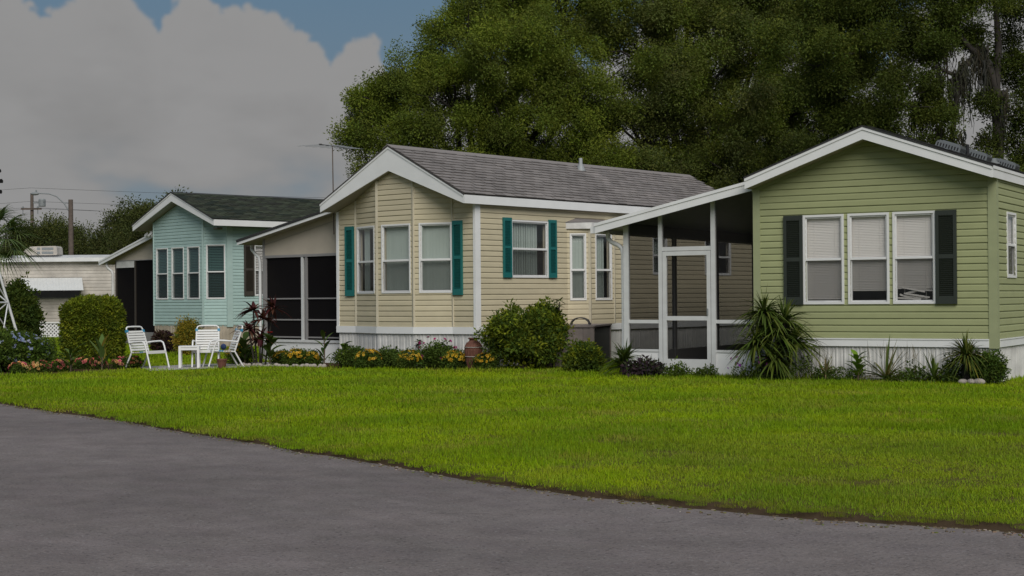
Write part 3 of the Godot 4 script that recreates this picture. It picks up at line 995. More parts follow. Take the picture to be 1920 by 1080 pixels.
	for z in [-2.7, -5.4, -7.8]:
		board(h, "partition", Transform3D.IDENTITY, Vector3(-w + 0.1, 0.76, z - 0.05), Vector3(-0.1, 3.36, z + 0.05), M.dark_room)
	board(h, "corner_board", Transform3D.IDENTITY, Vector3(-0.03, 0.72, -0.13), Vector3(0.034, 3.46, 0.034), M.white)
	board(h, "corner_board", Transform3D.IDENTITY, Vector3(-w - 0.034, 0.72, -0.08), Vector3(-w + 0.045, 3.45, 0.034), M.white)
	board(h, "base_trim", fs, Vector3(0.0, 0.715, 0.0), Vector3(l, 0.862, 0.04), M.white)
	skirting(h, fs, 0, l, -0.05, 0.716, 0.20, M.white_dirty)
	# roof
	var rs := (4.74 - 3.605) / 2.195
	var roof := gable_roof(h, -4.29, -2.075, 0.14, 3.622, 4.772, 0.50, -l - 0.1, 0.03, M.shingle_bed)
	var sw := Vector3(-2.215, 1.15, 0).normalized()
	shingles(roof, Vector3(0.155, 3.616, 0.50), Vector3.FORWARD, sw, l + 0.6, 2.50, 0.33, 0.163, M.shingle, M.shingle_v, 300, [Color(0.230, 0.207, 0.199), Color(0.254, 0.229, 0.220), Color(0.279, 0.252, 0.242), Color(0.304, 0.274, 0.263), Color(0.33, 0.297, 0.285)], 6.25)
	var cap := MB.new()
	cap.prism([Vector2(-2.075, 4.792), Vector2(-2.22, 4.716), Vector2(-2.22, 4.700), Vector2(-2.075, 4.776), Vector2(-1.93, 4.700), Vector2(-1.93, 4.716)], -l - 0.1, 0.505)
	put(cap, "ridge_cap", M.shingle[3], roof)
	rake(h, 0.12, 3.605, -2.075, 4.742, 0.185, 0.52, 0.45, 0.48, M.white)
	rake(h, -4.27, 3.605, -2.075, 4.742, 0.185, 0.52, 0.45, 0.48, M.white)
	board(h, "fascia", Transform3D.IDENTITY, Vector3(0.12, 3.42, -l - 0.1), Vector3(0.15, 3.595, 0.479), M.white)
	for s in [-1, 1]:
		var xe: float = 0.12 if s > 0 else -4.27
		var b := MB.new()
		var p := [Vector2(xe, 3.452), Vector2(xe, 3.430), Vector2(-2.075, 4.230), Vector2(-2.075, 4.252)]
		if s > 0: p.reverse()
		b.prism(p, -0.02, 0.449)
		put(b, "soffit", M.soffit, h)
	board(h, "soffit", Transform3D.IDENTITY, Vector3(0.0, 3.435, -l), Vector3(0.119, 3.447, -0.02), M.soffit)
	var vp := MB.new()
	var va := Vector3(-1.72, 4.58, -5.75)
	vp.tube([va - Vector3.UP * 0.05, va + Vector3.UP * 0.30], [0.045, 0.045], 12)
	vp.tube([va - Vector3.UP * 0.02, va + Vector3.UP * 0.16], [0.13, 0.055], 12)
	put(vp, "vent_pipe", M.galv, roof)
	# lean-to sunroom on the left
	var xl := -7.80
	var xr := -4.22
	var yl := 2.925
	var yr := 3.595
	var pr := MB.new()
	pr.prism([Vector2(xr, yr), Vector2(xl, yl), Vector2(xl, yl - 0.055), Vector2(xr, yr - 0.055)], -8.5, 0.05)
	var sun := put(pr, "sunroom_roof", M.roof_dark, h)
	var lb := MB.new()
	lb.prism([Vector2(xr, yr - 0.057), Vector2(xl + 0.01, yl - 0.057), Vector2(xl + 0.01, yl - 0.125), Vector2(xr, yr - 0.125)], 0.0, 0.03)
	put(lb, "fascia", M.white, sun)
	var ls := MB.new()
	ls.prism([Vector2(xr, yr - 0.10), Vector2(xl + 0.03, yl - 0.10), Vector2(xl + 0.03, yl - 0.118), Vector2(xr, yr - 0.118)], -8.4, -0.001)
	put(ls, "soffit", M.soffit, sun)
	var zz := -0.28
	var wl := -7.14
	var xw := -4.24
	var ry := func(x: float) -> float: return yl - 0.12 + (yr - yl) * (x - xl) / (xr - xl)
	var up := MB.new()
	up.prism([Vector2(wl, 2.52), Vector2(xw, 2.50), Vector2(xw, ry.call(xw)), Vector2(wl, ry.call(wl))], zz - 0.06, zz)
	put(up, "gable_panel", M.beige_panel, sun)
	board(sun, "batten", Transform3D(Basis(Vector3.BACK, 0.19), Vector3(wl, 2.78, zz)), Vector3(0.05, 0.0, 0.0), Vector3(2.9, 0.02, 0.006), M.soffit)
	board(sun, "kick_panel", Transform3D.IDENTITY, Vector3(wl, -0.03, zz - 0.06), Vector3(xw, 0.46, zz), M.white)
	board(sun, "sill", Transform3D.IDENTITY, Vector3(wl, 0.46, zz - 0.06), Vector3(xw, 0.52, zz + 0.03), M.alu)
	board(sun, "header", Transform3D.IDENTITY, Vector3(wl, 2.47, zz - 0.05), Vector3(xw, 2.53, zz + 0.02), M.grey_frame)
	for x in [wl + 0.04, -5.76, -5.62, xw - 0.02]:
		board(sun, "mullion", Transform3D.IDENTITY, Vector3(x - 0.035, 0.52, zz - 0.04), Vector3(x + 0.035, 2.47, zz + 0.012), M.alu if x == -5.76 else M.grey_frame)
	for q in [[wl + 0.08, -5.795], [-5.585, xw - 0.055]]:
		var g := MB.new()
		g.quad(Vector3(q[0], 0.52, zz - 0.02), Vector3(q[1], 0.52, zz - 0.02), Vector3(q[1], 2.47, zz - 0.02), Vector3(q[0], 2.47, zz - 0.02))
		put(g, "screen", M.dark_screen, sun)
		for y in [0.99, 1.49, 0.58]:
			board(sun, "rail", Transform3D.IDENTITY, Vector3(q[0], y - 0.016, zz - 0.03), Vector3(q[1], y + 0.016, zz + 0.008), M.grey_frame)
	board(sun, "wall", Transform3D.IDENTITY, Vector3(wl - 0.02, -0.03, -8.3), Vector3(wl + 0.06, ry.call(wl), zz - 0.001), M.beige_panel)
	board(sun, "corner_board", Transform3D.IDENTITY, Vector3(wl - 0.05, -0.03, zz - 0.08), Vector3(wl + 0.03, ry.call(wl), zz + 0.015), M.grey_frame)
	board(sun, "wall", Transform3D.IDENTITY, Vector3(wl, -0.03, -8.4), Vector3(xw, 3.2, -8.3), M.dark_room)
	board(sun, "floor", Transform3D.IDENTITY, Vector3(wl, 0.0, -8.3), Vector3(xw, 0.05, zz - 0.07), M.dark_room)
	var ob := MB.new()
	ob.box(Vector3(-4.52, 0.28, zz), Vector3(-4.40, 0.36, zz + 0.03))
	put(ob, "outlet_box", M.grey_frame, sun)
	var ds := MB.new()
	ds.tube([Vector3(-7.70, 2.80, -0.35), Vector3(-7.70, 2.70, -0.35), Vector3(-7.55, 2.58, -0.35), Vector3(-7.42, 2.5, -0.35), Vector3(-7.38, 2.35, -0.35), Vector3(-7.38, 0.1, -0.35)], [0.04, 0.04, 0.04, 0.04, 0.04, 0.04], 8)
	put(ds, "downspout", M.white, sun)

func teal_house() -> void:
	var h := thing("pale_teal_house", "pale aqua mobile home with dark green shingle roof and dark screened side porch", "house", Vector3(-8.79, 0, -46.0), deg_to_rad(-46.5))
	var w := 3.8
	var l := 11.0
	var fs := face(Vector3.ZERO, Vector3.FORWARD)
	var fl := face(Vector3(-w, 0, -l), Vector3.BACK)
	var e := 0.1016
	var xc := -1.9
	var rs := (4.86 - 3.93) / 2.43
	var bot := func(x: float) -> float: return 3.735 + 0.34 * minf(x + 4.33, 0.53 - x)
	var p0 := Vector3(0, 0, 0)
	var p1 := Vector3(-0.58, 0, 0.50)
	var p2 := Vector3(-3.55, 0, 0.50)
	var p3 := Vector3(-w, 0, 0)
	var runs := [[p3, p2, []], [p2, p1, [rect(0.17, 1.50, 0.90, 3.16), rect(1.12, 1.50, 1.86, 3.16), rect(2.06, 1.50, 2.79, 3.16)]], [p1, p0, [rect(0.09, 1.50, 0.71, 3.20)]]]
	for r in runs:
		var a: Vector3 = r[0]
		var b: Vector3 = r[1]
		var xf := face(a, b - a)
		var len_ := (b - a).length()
		var ta: float = bot.call(a.x)
		var tb: float = bot.call(b.x)
		var y1 := minf(ta, tb)
		var gable := [Vector2(0, y1), Vector2(len_, y1), Vector2(len_, tb)] if tb > ta else [Vector2(0, y1), Vector2(len_, y1), Vector2(0, ta)]
		var peak := -1.0
		if a == p2:
			peak = xc - p2.x
			gable = [Vector2(0, y1), Vector2(len_, y1), Vector2(len_, tb), Vector2(peak, bot.call(xc)), Vector2(0, ta)]
		var hs := []
		for o in r[2]: hs.append(inset(o, 0.035))
		var wall := wall_core(h, xf, 0, len_, 0.66, y1, M.teal_trim, hs, gable)
		var lim := func(y: float) -> Vector2:
			if y <= y1: return Vector2(0, len_)
			if peak > 0.0: return Vector2(maxf(0.0, (y - ta) / 0.34), len_ - maxf(0.0, (y - tb) / 0.34))
			if tb > ta: return Vector2((y - ta) / (tb - ta) * len_, len_)
			return Vector2(0, len_ - (y - tb) / (ta - tb) * len_)
		var topy: float = maxf(ta, tb) if peak < 0.0 else bot.call(xc)
		siding(wall, xf, 0.0, len_, 0.70, topy - 0.02, e, M.teal_siding, hs, lim, true)
		for o in hs:
			win_in(h, xf, o, {"blind": "slats", "pitch": 0.05, "blind_mat": M.blind_dark, "fw": 0.028, "mid": 0.5, "low": 0.05, "sash": 0.02})
	for q in [p1, p2]:
		board(h, "corner_strip", Transform3D(Basis(Vector3.UP, 0.35 if q == p1 else -0.35), q), Vector3(-0.035, 0.66, -0.035), Vector3(0.035, bot.call(q.x), 0.032), M.teal_trim)
	board(h, "corner_board", Transform3D.IDENTITY, Vector3(-0.09, 0.64, -0.17), Vector3(0.034, 3.80, 0.034), M.teal_trim)
	var so := inset(rect(0.97, 1.6, 2.05, 3.20), 0.035)
	var side := wall_core(h, fs, 0, l, 0.66, 3.76, M.teal_trim, [so])
	siding(side, fs, 0.06, l, 0.70, 3.72, e, M.teal_siding, [so], null, true)
	win_in(h, fs, so, {"blind": "slats", "pitch": 0.05, "blind_mat": M.blind, "fw": 0.04})
	shutter(h, at_x(fs, 0.58, 1.60), 0.37, 1.62, M.shutter_brown)
	var left := wall_core(h, fl, 0, l, 0.66, 3.76, M.teal_trim)
	wall_core(h, face(Vector3(0, 0, -l), Vector3.LEFT), 0, w, 0.66, 3.76, M.teal_trim, [], [Vector2(0, 3.76), Vector2(w, 3.76), Vector2(w / 2, 4.5)])
	board(h, "floor", Transform3D.IDENTITY, Vector3(-w + 0.1, 0.64, -l + 0.1), Vector3(-0.1, 0.70, -0.1), M.dark_room)
	board(h, "partition", Transform3D.IDENTITY, Vector3(-w + 0.1, 0.70, -3.0), Vector3(-0.1, 3.7, -2.9), M.dark_room)
	board(h, "ceiling", Transform3D.IDENTITY, Vector3(-w + 0.1, 3.66, -l + 0.1), Vector3(-0.1, 3.72, 0.3), M.dark_room)
	for r in [[p3, p2], [p2, p1], [p1, p0]]:
		var a: Vector3 = r[0]
		var b: Vector3 = r[1]
		skirting(h, face(a, b - a), 0, (b - a).length(), -0.05, 0.70, 0.2, M.beige_skirt, true)
	skirting(h, fs, 0, l, -0.05, 0.70, 0.2, M.beige_skirt, true)
	var roof := gable_roof(h, -4.36, xc, 0.56, 3.945, 4.895, 0.86, -l - 0.3, 0.03, M.roof_dark)
	var sw := Vector3(-2.46, 0.95, 0).normalized()
	shingles(roof, Vector3(0.56, 3.940, 0.86), Vector3.FORWARD, sw, l + 1.0, 2.64, 0.30, 0.14, M.shingle, M.shingle_v, 0, [Color(0.035, 0.045, 0.032), Color(0.055, 0.066, 0.045), Color(0.075, 0.092, 0.06), Color(0.05, 0.052, 0.04)])
	rake(h, 0.53, 3.93, xc, 4.862, 0.19, 0.27, 0.80, 0.83, M.white)
	rake(h, -4.33, 3.93, xc, 4.862, 0.19, 0.27, 0.80, 0.83, M.white)
	board(h, "fascia", Transform3D.IDENTITY, Vector3(0.53, 3.735, -l - 0.3), Vector3(0.56, 3.922, 0.829), M.white)
	for s in [-1, 1]:
		var xe: float = 0.53 if s > 0 else -4.33
		var b := MB.new()
		var ya := 3.752
		var yb: float = 3.752 + 0.34 * 2.43
		var p := [Vector2(xe, ya + 0.02), Vector2(xe, ya), Vector2(xc, yb), Vector2(xc, yb + 0.02)]
		if s > 0: p.reverse()
		b.prism(p, -0.02, 0.799)
		put(b, "soffit", M.soffit, h)
		board(h, "soffit", Transform3D.IDENTITY, Vector3(0.0 if s > 0 else -4.329, 3.748, -l), Vector3(0.529 if s > 0 else -w, 3.76, -0.021), M.soffit)
	# flood lamp under the left eave
	var fl2 := MB.new()
	fl2.box(Vector3(-3.95, 3.60, 0.30), Vector3(-3.80, 3.74, 0.42))
	for k in 2:
		var t := Transform3D(Basis(Vector3.RIGHT, 0.9), Vector3(-4.05 + 0.26 * k, 3.58, 0.42))
		fl2.lathe([[0.0, -0.07], [0.045, -0.06], [0.06, 0.06], [0.085, 0.10], [0.0, 0.10]], 12, t)
	put(fl2, "flood_lamp", M.white, h)
	# side porch
	var xl := -7.9
	var xr := -3.95
	var yl := 2.85
	var yr := 3.78
	var pr := MB.new()
	pr.prism([Vector2(xr, yr), Vector2(xl, yl), Vector2(xl, yl - 0.05), Vector2(xr, yr - 0.05)], -8.0, 0.12)
	var porch := put(pr, "porch_roof", M.roof_dark, h)
	rake(porch, xl, yl - 0.01, xr, yr - 0.01, 0.14, 0.15, 0.125, 0.15, M.white)
	var ry := func(x: float) -> float: return yl - 0.10 + (yr - yl) * (x - xl) / (xr - xl)
	var ps := MB.new()
	ps.prism([Vector2(xr, yr - 0.08), Vector2(xl + 0.02, yl - 0.08), Vector2(xl + 0.02, yl - 0.11), Vector2(xr, yr - 0.11)], -8.0, 0.124)
	put(ps, "soffit", M.soffit, porch)
	var z0 := -0.05
	var wl := -7.05
	var xw := -3.62
	var up := MB.new()
	up.prism([Vector2(wl, 2.84), Vector2(xw, 2.84), Vector2(xw, ry.call(xw)), Vector2(wl, ry.call(wl))], z0 - 0.08, z0)
	put(up, "gable_panel", M.beige_panel, porch)
	board(porch, "panel", Transform3D.IDENTITY, Vector3(wl, 2.60, z0 - 0.06), Vector3(-5.75, 2.83, z0 + 0.01), M.white_dirty)
	board(porch, "rail", Transform3D.IDENTITY, Vector3(wl, 2.825, z0 - 0.05), Vector3(xw, 2.85, z0 + 0.02), M.grey_frame)
	for q in [[wl, -5.79, 2.60], [-5.71, xw, 2.82]]:
		var g := MB.new()
		g.quad(Vector3(q[0], 0.42, z0 - 0.02), Vector3(q[1], 0.42, z0 - 0.02), Vector3(q[1], q[2], z0 - 0.02), Vector3(q[0], q[2], z0 - 0.02))
		put(g, "screen", M.dark_screen, porch)
	for x in [wl, -5.75]: board(porch, "post", Transform3D.IDENTITY, Vector3(x - 0.04, 0.0, z0 - 0.04), Vector3(x + 0.04, 2.84, z0 + 0.012), M.shutter_brown)
	board(porch, "kick_panel", Transform3D.IDENTITY, Vector3(wl, -0.03, z0 - 0.06), Vector3(xw, 0.42, z0), M.grey_frame)
	board(porch, "wall", Transform3D.IDENTITY, Vector3(wl - 0.06, -0.03, -7.9), Vector3(wl, ry.call(wl), z0 - 0.07), M.beige_panel)
	board(porch, "wall", Transform3D.IDENTITY, Vector3(wl, -0.03, -8.0), Vector3(-w, 3.0, -7.9), M.dark_room)
	board(porch, "floor", Transform3D.IDENTITY, Vector3(wl, 0.0, -7.9), Vector3(-w, 0.05, z0 - 0.07), M.dark_room)
	var ds := MB.new()
	ds.tube([Vector3(-7.55, 2.82, 0.03), Vector3(-7.55, 2.70, 0.03), Vector3(-7.45, 2.60, 0.03), Vector3(-7.2, 2.50, 0.03), Vector3(-7.12, 2.40, 0.03), Vector3(-7.12, 0.1, 0.03)], [0.05, 0.05, 0.05, 0.05, 0.05, 0.05], 8)
	put(ds, "downspout", M.white_dirty, porch)
	# box on the porch roof
	var bx := MB.new()
	bx.box(Vector3(-7.0, 3.05, -2.6), Vector3(-6.5, 3.45, -2.0))
	put(bx, "roof_unit", M.metal_grey, porch)

func far_house() -> void:
	var h := thing("white_mobile_home", "off-white trailer home with a white window awning behind the clipped hedge", "house", Vector3(-17.0, 0, -61.0))
	var w := 13.0
	var l := 5.0
	var ff := face(Vector3(-w + 1.6, 0, 0), Vector3.RIGHT)
	var x0 := -w + 1.6
	var win := rect(w - 1.6 - 2.72, 1.62, w - 1.6 - 0.72, 2.34)
	var wall := wall_core(h, ff, 0, w, 0.62, 3.10, M.offwhite_siding, [win])
	siding(wall, ff, 0, w, 0.64, 3.10, 0.14, M.offwhite_siding, [win], null, true)
	wall_core(h, face(Vector3(1.6, 0, 0), Vector3.FORWARD), 0, l, 0.62, 3.10, M.offwhite_siding)
	wall_core(h, face(Vector3(x0, 0, -l), Vector3.BACK), 0, l, 0.62, 3.10, M.offwhite_siding)
	wall_core(h, face(Vector3(1.6, 0, -l), Vector3.LEFT), 0, w, 0.62, 3.10, M.offwhite_siding)
	board(h, "floor", Transform3D.IDENTITY, Vector3(x0 + 0.1, 0.6, -l + 0.1), Vector3(1.5, 0.66, -0.1), M.dark_room)
	var rf := MB.new()
	rf.prism([Vector2(-0.15, 3.12), Vector2(l + 0.15, 3.12), Vector2(l + 0.15, 3.26), Vector2(l * 0.5, 3.45), Vector2(-0.15, 3.26)], x0 - 0.1, 1.7, Transform3D(Basis(Vector3.FORWARD, Vector3.UP, Vector3.RIGHT), Vector3.ZERO))
	var roof := put(rf, "roof", M.white_dirty, h)
	board(roof, "gutter", Transform3D.IDENTITY, Vector3(x0 - 0.1, 3.10, 0.152), Vector3(1.7, 3.24, 0.25), M.white)
	win_in(h, ff, win, {"screen": false, "mid": 0.5, "frame": M.grey_frame})
	# awning of corrugated sheet
	var aw := MB.new()
	var ax0 := -3.12
	var ax1 := -0.62
	var n := 40
	for i in n:
		var xa := ax0 + (ax1 - ax0) * i / n
		var xb := ax0 + (ax1 - ax0) * (i + 1) / n
		var za := 0.02 if i % 2 else 0.0
		var zb := 0.0 if i % 2 else 0.02
		aw.quad(Vector3(xa + 0.28, 1.92, 0.78 + za), Vector3(xb + 0.28, 1.92, 0.78 + zb), Vector3(xb, 2.44, 0.03 + zb), Vector3(xa, 2.44, 0.03 + za))
	aw.tri(Vector3(ax1, 2.44, 0.02), Vector3(ax1 + 0.28, 1.92, 0.78), Vector3(ax1, 1.98, 0.02))
	aw.tri(Vector3(ax0, 2.44, 0.02), Vector3(ax0, 1.98, 0.02), Vector3(ax0 + 0.28, 1.92, 0.78))
	var a := put(aw, "awning", M.alu, h)
	# lattice skirt: crossed strips
	var lt := MB.new()
	board(h, "skirt_board", Transform3D.IDENTITY, Vector3(x0, -0.02, -0.3), Vector3(1.6, 0.62, -0.22), M.dark_room)
	var k := -5.0
	while k < 1.7:
		for s in [-1, 1]:
			var t := Transform3D(Basis(Vector3.BACK, s * PI / 4), Vector3(k, 0.31, -0.03 + 0.008 * s))
			lt.box(Vector3(-0.46, -0.024, -0.006), Vector3(0.46, 0.024, 0.006), t)
		k += 0.15
	lt.box(Vector3(-5.3, -0.02, -0.02), Vector3(1.6, 0.05, 0.015)); lt.box(Vector3(-5.3, 0.58, -0.02), Vector3(1.6, 0.64, 0.015))
	put(lt, "lattice", M.white, h).set_meta("kind", "stuff")
	# cooling unit on the roof
	var ac := MB.new()
	var prof_ := [Vector2(-3.30, 3.40), Vector2(-1.92, 3.40), Vector2(-1.88, 3.46), Vector2(-1.90, 3.72), Vector2(-1.97, 3.78), Vector2(-2.98, 3.76), Vector2(-3.18, 3.66), Vector2(-3.32, 3.50)]
	ac.prism(prof_, -1.6, -0.8)
	var u := put(ac, "cooling_unit", M.offwhite_siding, h)
	for q in [[-2.52, 3.62], [-2.52, 3.45], [-2.72, 3.62], [-2.72, 3.45]]:
		board(u, "grille", Transform3D.IDENTITY, Vector3(q[0], q[1], -0.80), Vector3(q[0] + (0.48 if q[0] > -2.6 else 0.13), q[1] + 0.10, -0.79), M.metal_grey)
	# porch roof at the left end
	var pr := MB.new()
	pr.prism([Vector2(-6.2, 2.95), Vector2(-3.75, 2.40), Vector2(-3.75, 2.52), Vector2(-6.2, 3.07)], 0.3, 2.6)
	put(pr, "side_awning", M.white_dirty, h)
	var pw := MB.new()
	pw.box(Vector3(-6.1, 0.0, 0.4), Vector3(-4.3, 2.4, 2.3))
	put(pw, "entry_wall", M.soffit, h)
	# one post holds the edge of that roof
	board(h, "post", Transform3D.IDENTITY, Vector3(-3.95, 0.0, 2.4), Vector3(-3.88, 2.44, 2.47), M.white)

# ------------------------------------------------------------------ plants
func leaf_cluster(seed_: int, count: int, rad: float, ll: float, lw: float, fold := 0.3) -> ArrayMesh:
	var r := RandomNumberGenerator.new()
	r.seed = seed_
	var b := MB.new()
	for i in count:
		var d := Vector3(r.randfn(), r.randfn() * 0.8, r.randfn()).normalized()
		var at := d * rad * pow(r.randf(), 0.45)
		var dir := (d + Vector3(r.randfn(), r.randfn(), r.randfn()) * 0.7).normalized()
		var s := dir.cross(Vector3(r.randfn(), r.randfn() + 0.6, r.randfn())).normalized()
		var up := s.cross(dir)
		var l := ll * r.randf_range(0.7, 1.25)
		var w := lw * r.randf_range(0.8, 1.2) * 0.5
		var k := r.randf_range(0.93, 1.07)
		b.col = Color(k * r.randf_range(0.92, 1.1), k, k * 0.95)
		var p := at + dir * l * 0.45
		b.tri(at, p + s * w + up * w * fold, at + dir * l)
		b.tri(at, at + dir * l, p - s * w + up * w * fold)
	return b.mesh()

func rnd_dir() -> Vector3:
	return Vector3(rng.randfn(), rng.randfn(), rng.randfn()).normalized()

func rnd_basis(s: float) -> Basis:
	return Basis(rnd_dir(), rng.randf() * TAU).scaled(Vector3.ONE * s)

func vary(c: Color, d: float) -> Color:
	var k := 1.0 + rng.randf_range(-d, d)
	return Color(c.r * k * rng.randf_range(0.9, 1.12), c.g * k, c.b * k * rng.randf_range(0.8, 1.2))

# leafy bush: leaf sprays on and inside a rounded body that stands on the ground
func bush(called: String, label: String, category: String, at: Vector3, half: Vector3, count: int, cluster: Mesh, cs: float, cols: Array, group := "", power := 2.0, m: Material = null, inner := 0.55, lift := 0.0, rough := 0.12) -> Node3D:
	var t := thing(called, label, category, at, 0.0, group)
	var xs := []
	var cc := []
	var nz := FastNoiseLite.new()
	nz.seed = int(absf(at.x) * 100.0)
	nz.frequency = 1.1
	for i in count:
		var d := rnd_dir()
		var k := 1.0 / pow(pow(absf(d.x), power) + pow(absf(d.y), power) + pow(absf(d.z), power), 1.0 / power)
		var depth := lerpf(inner, 1.0, pow(rng.randf(), 0.4))
		if power < 3.0 and rng.randf() < 0.07: depth *= rng.randf_range(1.08, 1.3)
		var p := d * k * depth
		p = Vector3(p.x * half.x, p.y * half.y, p.z * half.z)
		p *= 1.0 + rough * 2.0 * nz.get_noise_3d(p.x * 2.0, p.y * 2.0, p.z * 2.0)
		p.y = maxf(p.y + half.y + lift, 0.03)
		xs.append(Transform3D(rnd_basis(cs * rng.randf_range(0.75, 1.2)), p))
		cc.append(vary(cols[rng.randi() % cols.size()], 0.2))
	multi("foliage", cluster, m if m else M.leaf, xs, cc, t)
	var st := MB.new()
	for k in 5:
		var a := TAU * k / 5.0 + rng.randf()
		var tip := Vector3(cos(a) * half.x * 0.55, half.y * rng.randf_range(0.9, 1.5) + lift, sin(a) * half.z * 0.55)
		st.tube([Vector3(cos(a) * 0.04, -0.03, sin(a) * 0.04), tip * Vector3(0.4, 0.5, 0.4), tip], [0.03, 0.02, 0.008], 5)
	put(st, "stem", M.twig, t)
	return t

func blossoms(t: Node3D, half: Vector3, count: int, r: float, cols: Array, called := "blossoms", power := 2.0, top := -0.2, sprays := 1) -> void:
	var fm := MB.new()
	for k in 7:
		var d := Vector3(sin(k * 2.4), 0.35 + 0.3 * (k % 2), cos(k * 2.4)).normalized()
		fm.blade(Vector3.ZERO, d, 1.0, 0.8, 0.1, 2, 0.12, 1)
	for k in 4:
		var d := Vector3(sin(k * 1.57 + 0.4) * 0.5, 1.0, cos(k * 1.57 + 0.4) * 0.5).normalized()
		fm.blade(Vector3.ZERO, d, 0.8, 0.6, 0.0, 2, 0.2, 1)
	var xs := []
	var cc := []
	for i in count:
		var d := rnd_dir()
		while d.y < top: d = rnd_dir()
		var k := 1.0 / pow(pow(absf(d.x), power) + pow(absf(d.y), power) + pow(absf(d.z), power), 1.0 / power)
		var p := Vector3(d.x * half.x, d.y * half.y, d.z * half.z) * k * 1.03
		p.y += half.y
		var c: Color = cols[rng.randi() % cols.size()]
		for s in sprays:
			var q := p + rnd_dir() * r * 1.3 * (0.0 if sprays == 1 else 1.0)
			var nb := Basis(Quaternion(Vector3.UP, (d + rnd_dir() * 0.35).normalized())) * Basis(Vector3.UP, rng.randf() * TAU)
			xs.append(Transform3D(nb.scaled(Vector3.ONE * r * rng.randf_range(0.8, 1.2)), q))
			cc.append(vary(c, 0.12))
	multi(called, fm.mesh(), M.petal, xs, cc, t)

# rosette of strap leaves from one or more growing points
func rosette(called: String, label: String, category: String, at: Vector3, heads: Array, count: int, length: float, width: float, cols: Array, group := "", droop := 0.35, trunk := 0.0) -> Node3D:
	var t := thing(called, label, category, at, 0.0, group)
	var b := MB.new()
	for hd in heads:
		for i in count:
			var el := asin(clampf(rng.randf_range(-0.25, 1.0), -1.0, 1.0))
			var az := rng.randf() * TAU
			var d := Vector3(cos(el) * cos(az), sin(el), cos(el) * sin(az)).normalized()
			b.col = vary(cols[rng.randi() % cols.size()], 0.2)
			b.blade(hd + d * 0.03, d, length * rng.randf_range(0.65, 1.1), width * rng.randf_range(0.8, 1.15), droop * (0.4 + cos(el)), 5, 0.22, 2)
	put(b, "leaves", M.leaf_gloss, t)
	if trunk > 0.0:
		var s := MB.new()
		for hd in heads: s.tube([Vector3(hd.x * 0.4, -0.05, hd.z * 0.4), hd], [trunk, trunk * 0.8], 7)
		put(s, "stem", M.bark, t)
	return t

# loose weeds: thin blades of all lengths with scattered leaf sprays
func weeds(label: String, at: Vector3, half: Vector3, blades: int, sprays: int, cluster: Mesh, cols: Array) -> Node3D:
	var t := thing("weeds_clump", label, "weeds", at)
	var b := MB.new()
	for i in blades:
		var a := rng.randf() * TAU
		var q := pow(rng.randf(), 0.6)
		var p := Vector3(cos(a) * q * half.x, -0.01, sin(a) * q * half.z)
		var d := Vector3(rng.randfn() * 0.4, 1.0, rng.randfn() * 0.4).normalized()
		b.col = vary([Color(0.13, 0.19, 0.02), Color(0.09, 0.14, 0.02), Color(0.17, 0.20, 0.04)][rng.randi() % 3], 0.2)
		b.blade(p, d, half.y * 2.0 * rng.randf_range(0.35, 1.25) * (1.15 - 0.5 * q), rng.randf_range(0.007, 0.018), rng.randf_range(0.1, 0.7), 4, 0.2, 2)
	put(b, "blades", M.leaf, t).set_meta("kind", "stuff")
	var xs := []
	var cc := []
	for i in sprays:
		var a := rng.randf() * TAU
		var q := sqrt(rng.randf())
		var hh := rng.randf() * (1.0 - 0.7 * q) * half.y * 1.9
		xs.append(Transform3D(rnd_basis(rng.randf_range(0.5, 0.95)), Vector3(cos(a) * q * half.x, hh + 0.03, sin(a) * q * half.z)))
		cc.append(vary(cols[rng.randi() % cols.size()], 0.2))
	multi("foliage", cluster, M.leaf, xs, cc, t)
	return t

# upright plant with broad leaves, each leaf a piece of its own
func broad_plant(called: String, label: String, category: String, at: Vector3, height: float, leaves: int, ll: float, lw: float, cols: Array, group := "", spread := 0.6, droop := 0.35) -> Node3D:
	var t := thing(called, label, category, at, 0.0, group)
	var s := MB.new()
	s.tube([Vector3(0, -0.03, 0), Vector3(0.02, height * 0.5, 0.01), Vector3(0, height * 0.85, 0)], [0.018, 0.015, 0.010], 6)
	put(s, "stem", M.twig, t)
	for i in leaves:
		var b := MB.new()
		b.col = vary(cols[i % cols.size()], 0.12)
		var az := i * 2.4 + rng.randf_range(-0.4, 0.4)
		var y := height * (0.12 + 0.72 * float(i) / leaves)
		var d := Vector3(cos(az) * spread, rng.randf_range(0.6, 1.1), sin(az) * spread).normalized()
		b.blade(Vector3(0, y, 0), d, ll * rng.randf_range(0.8, 1.15), lw * rng.randf_range(0.85, 1.1), droop, 6, 0.16, 1)
		put(b, "leaf", M.leaf_gloss, t)
	return t

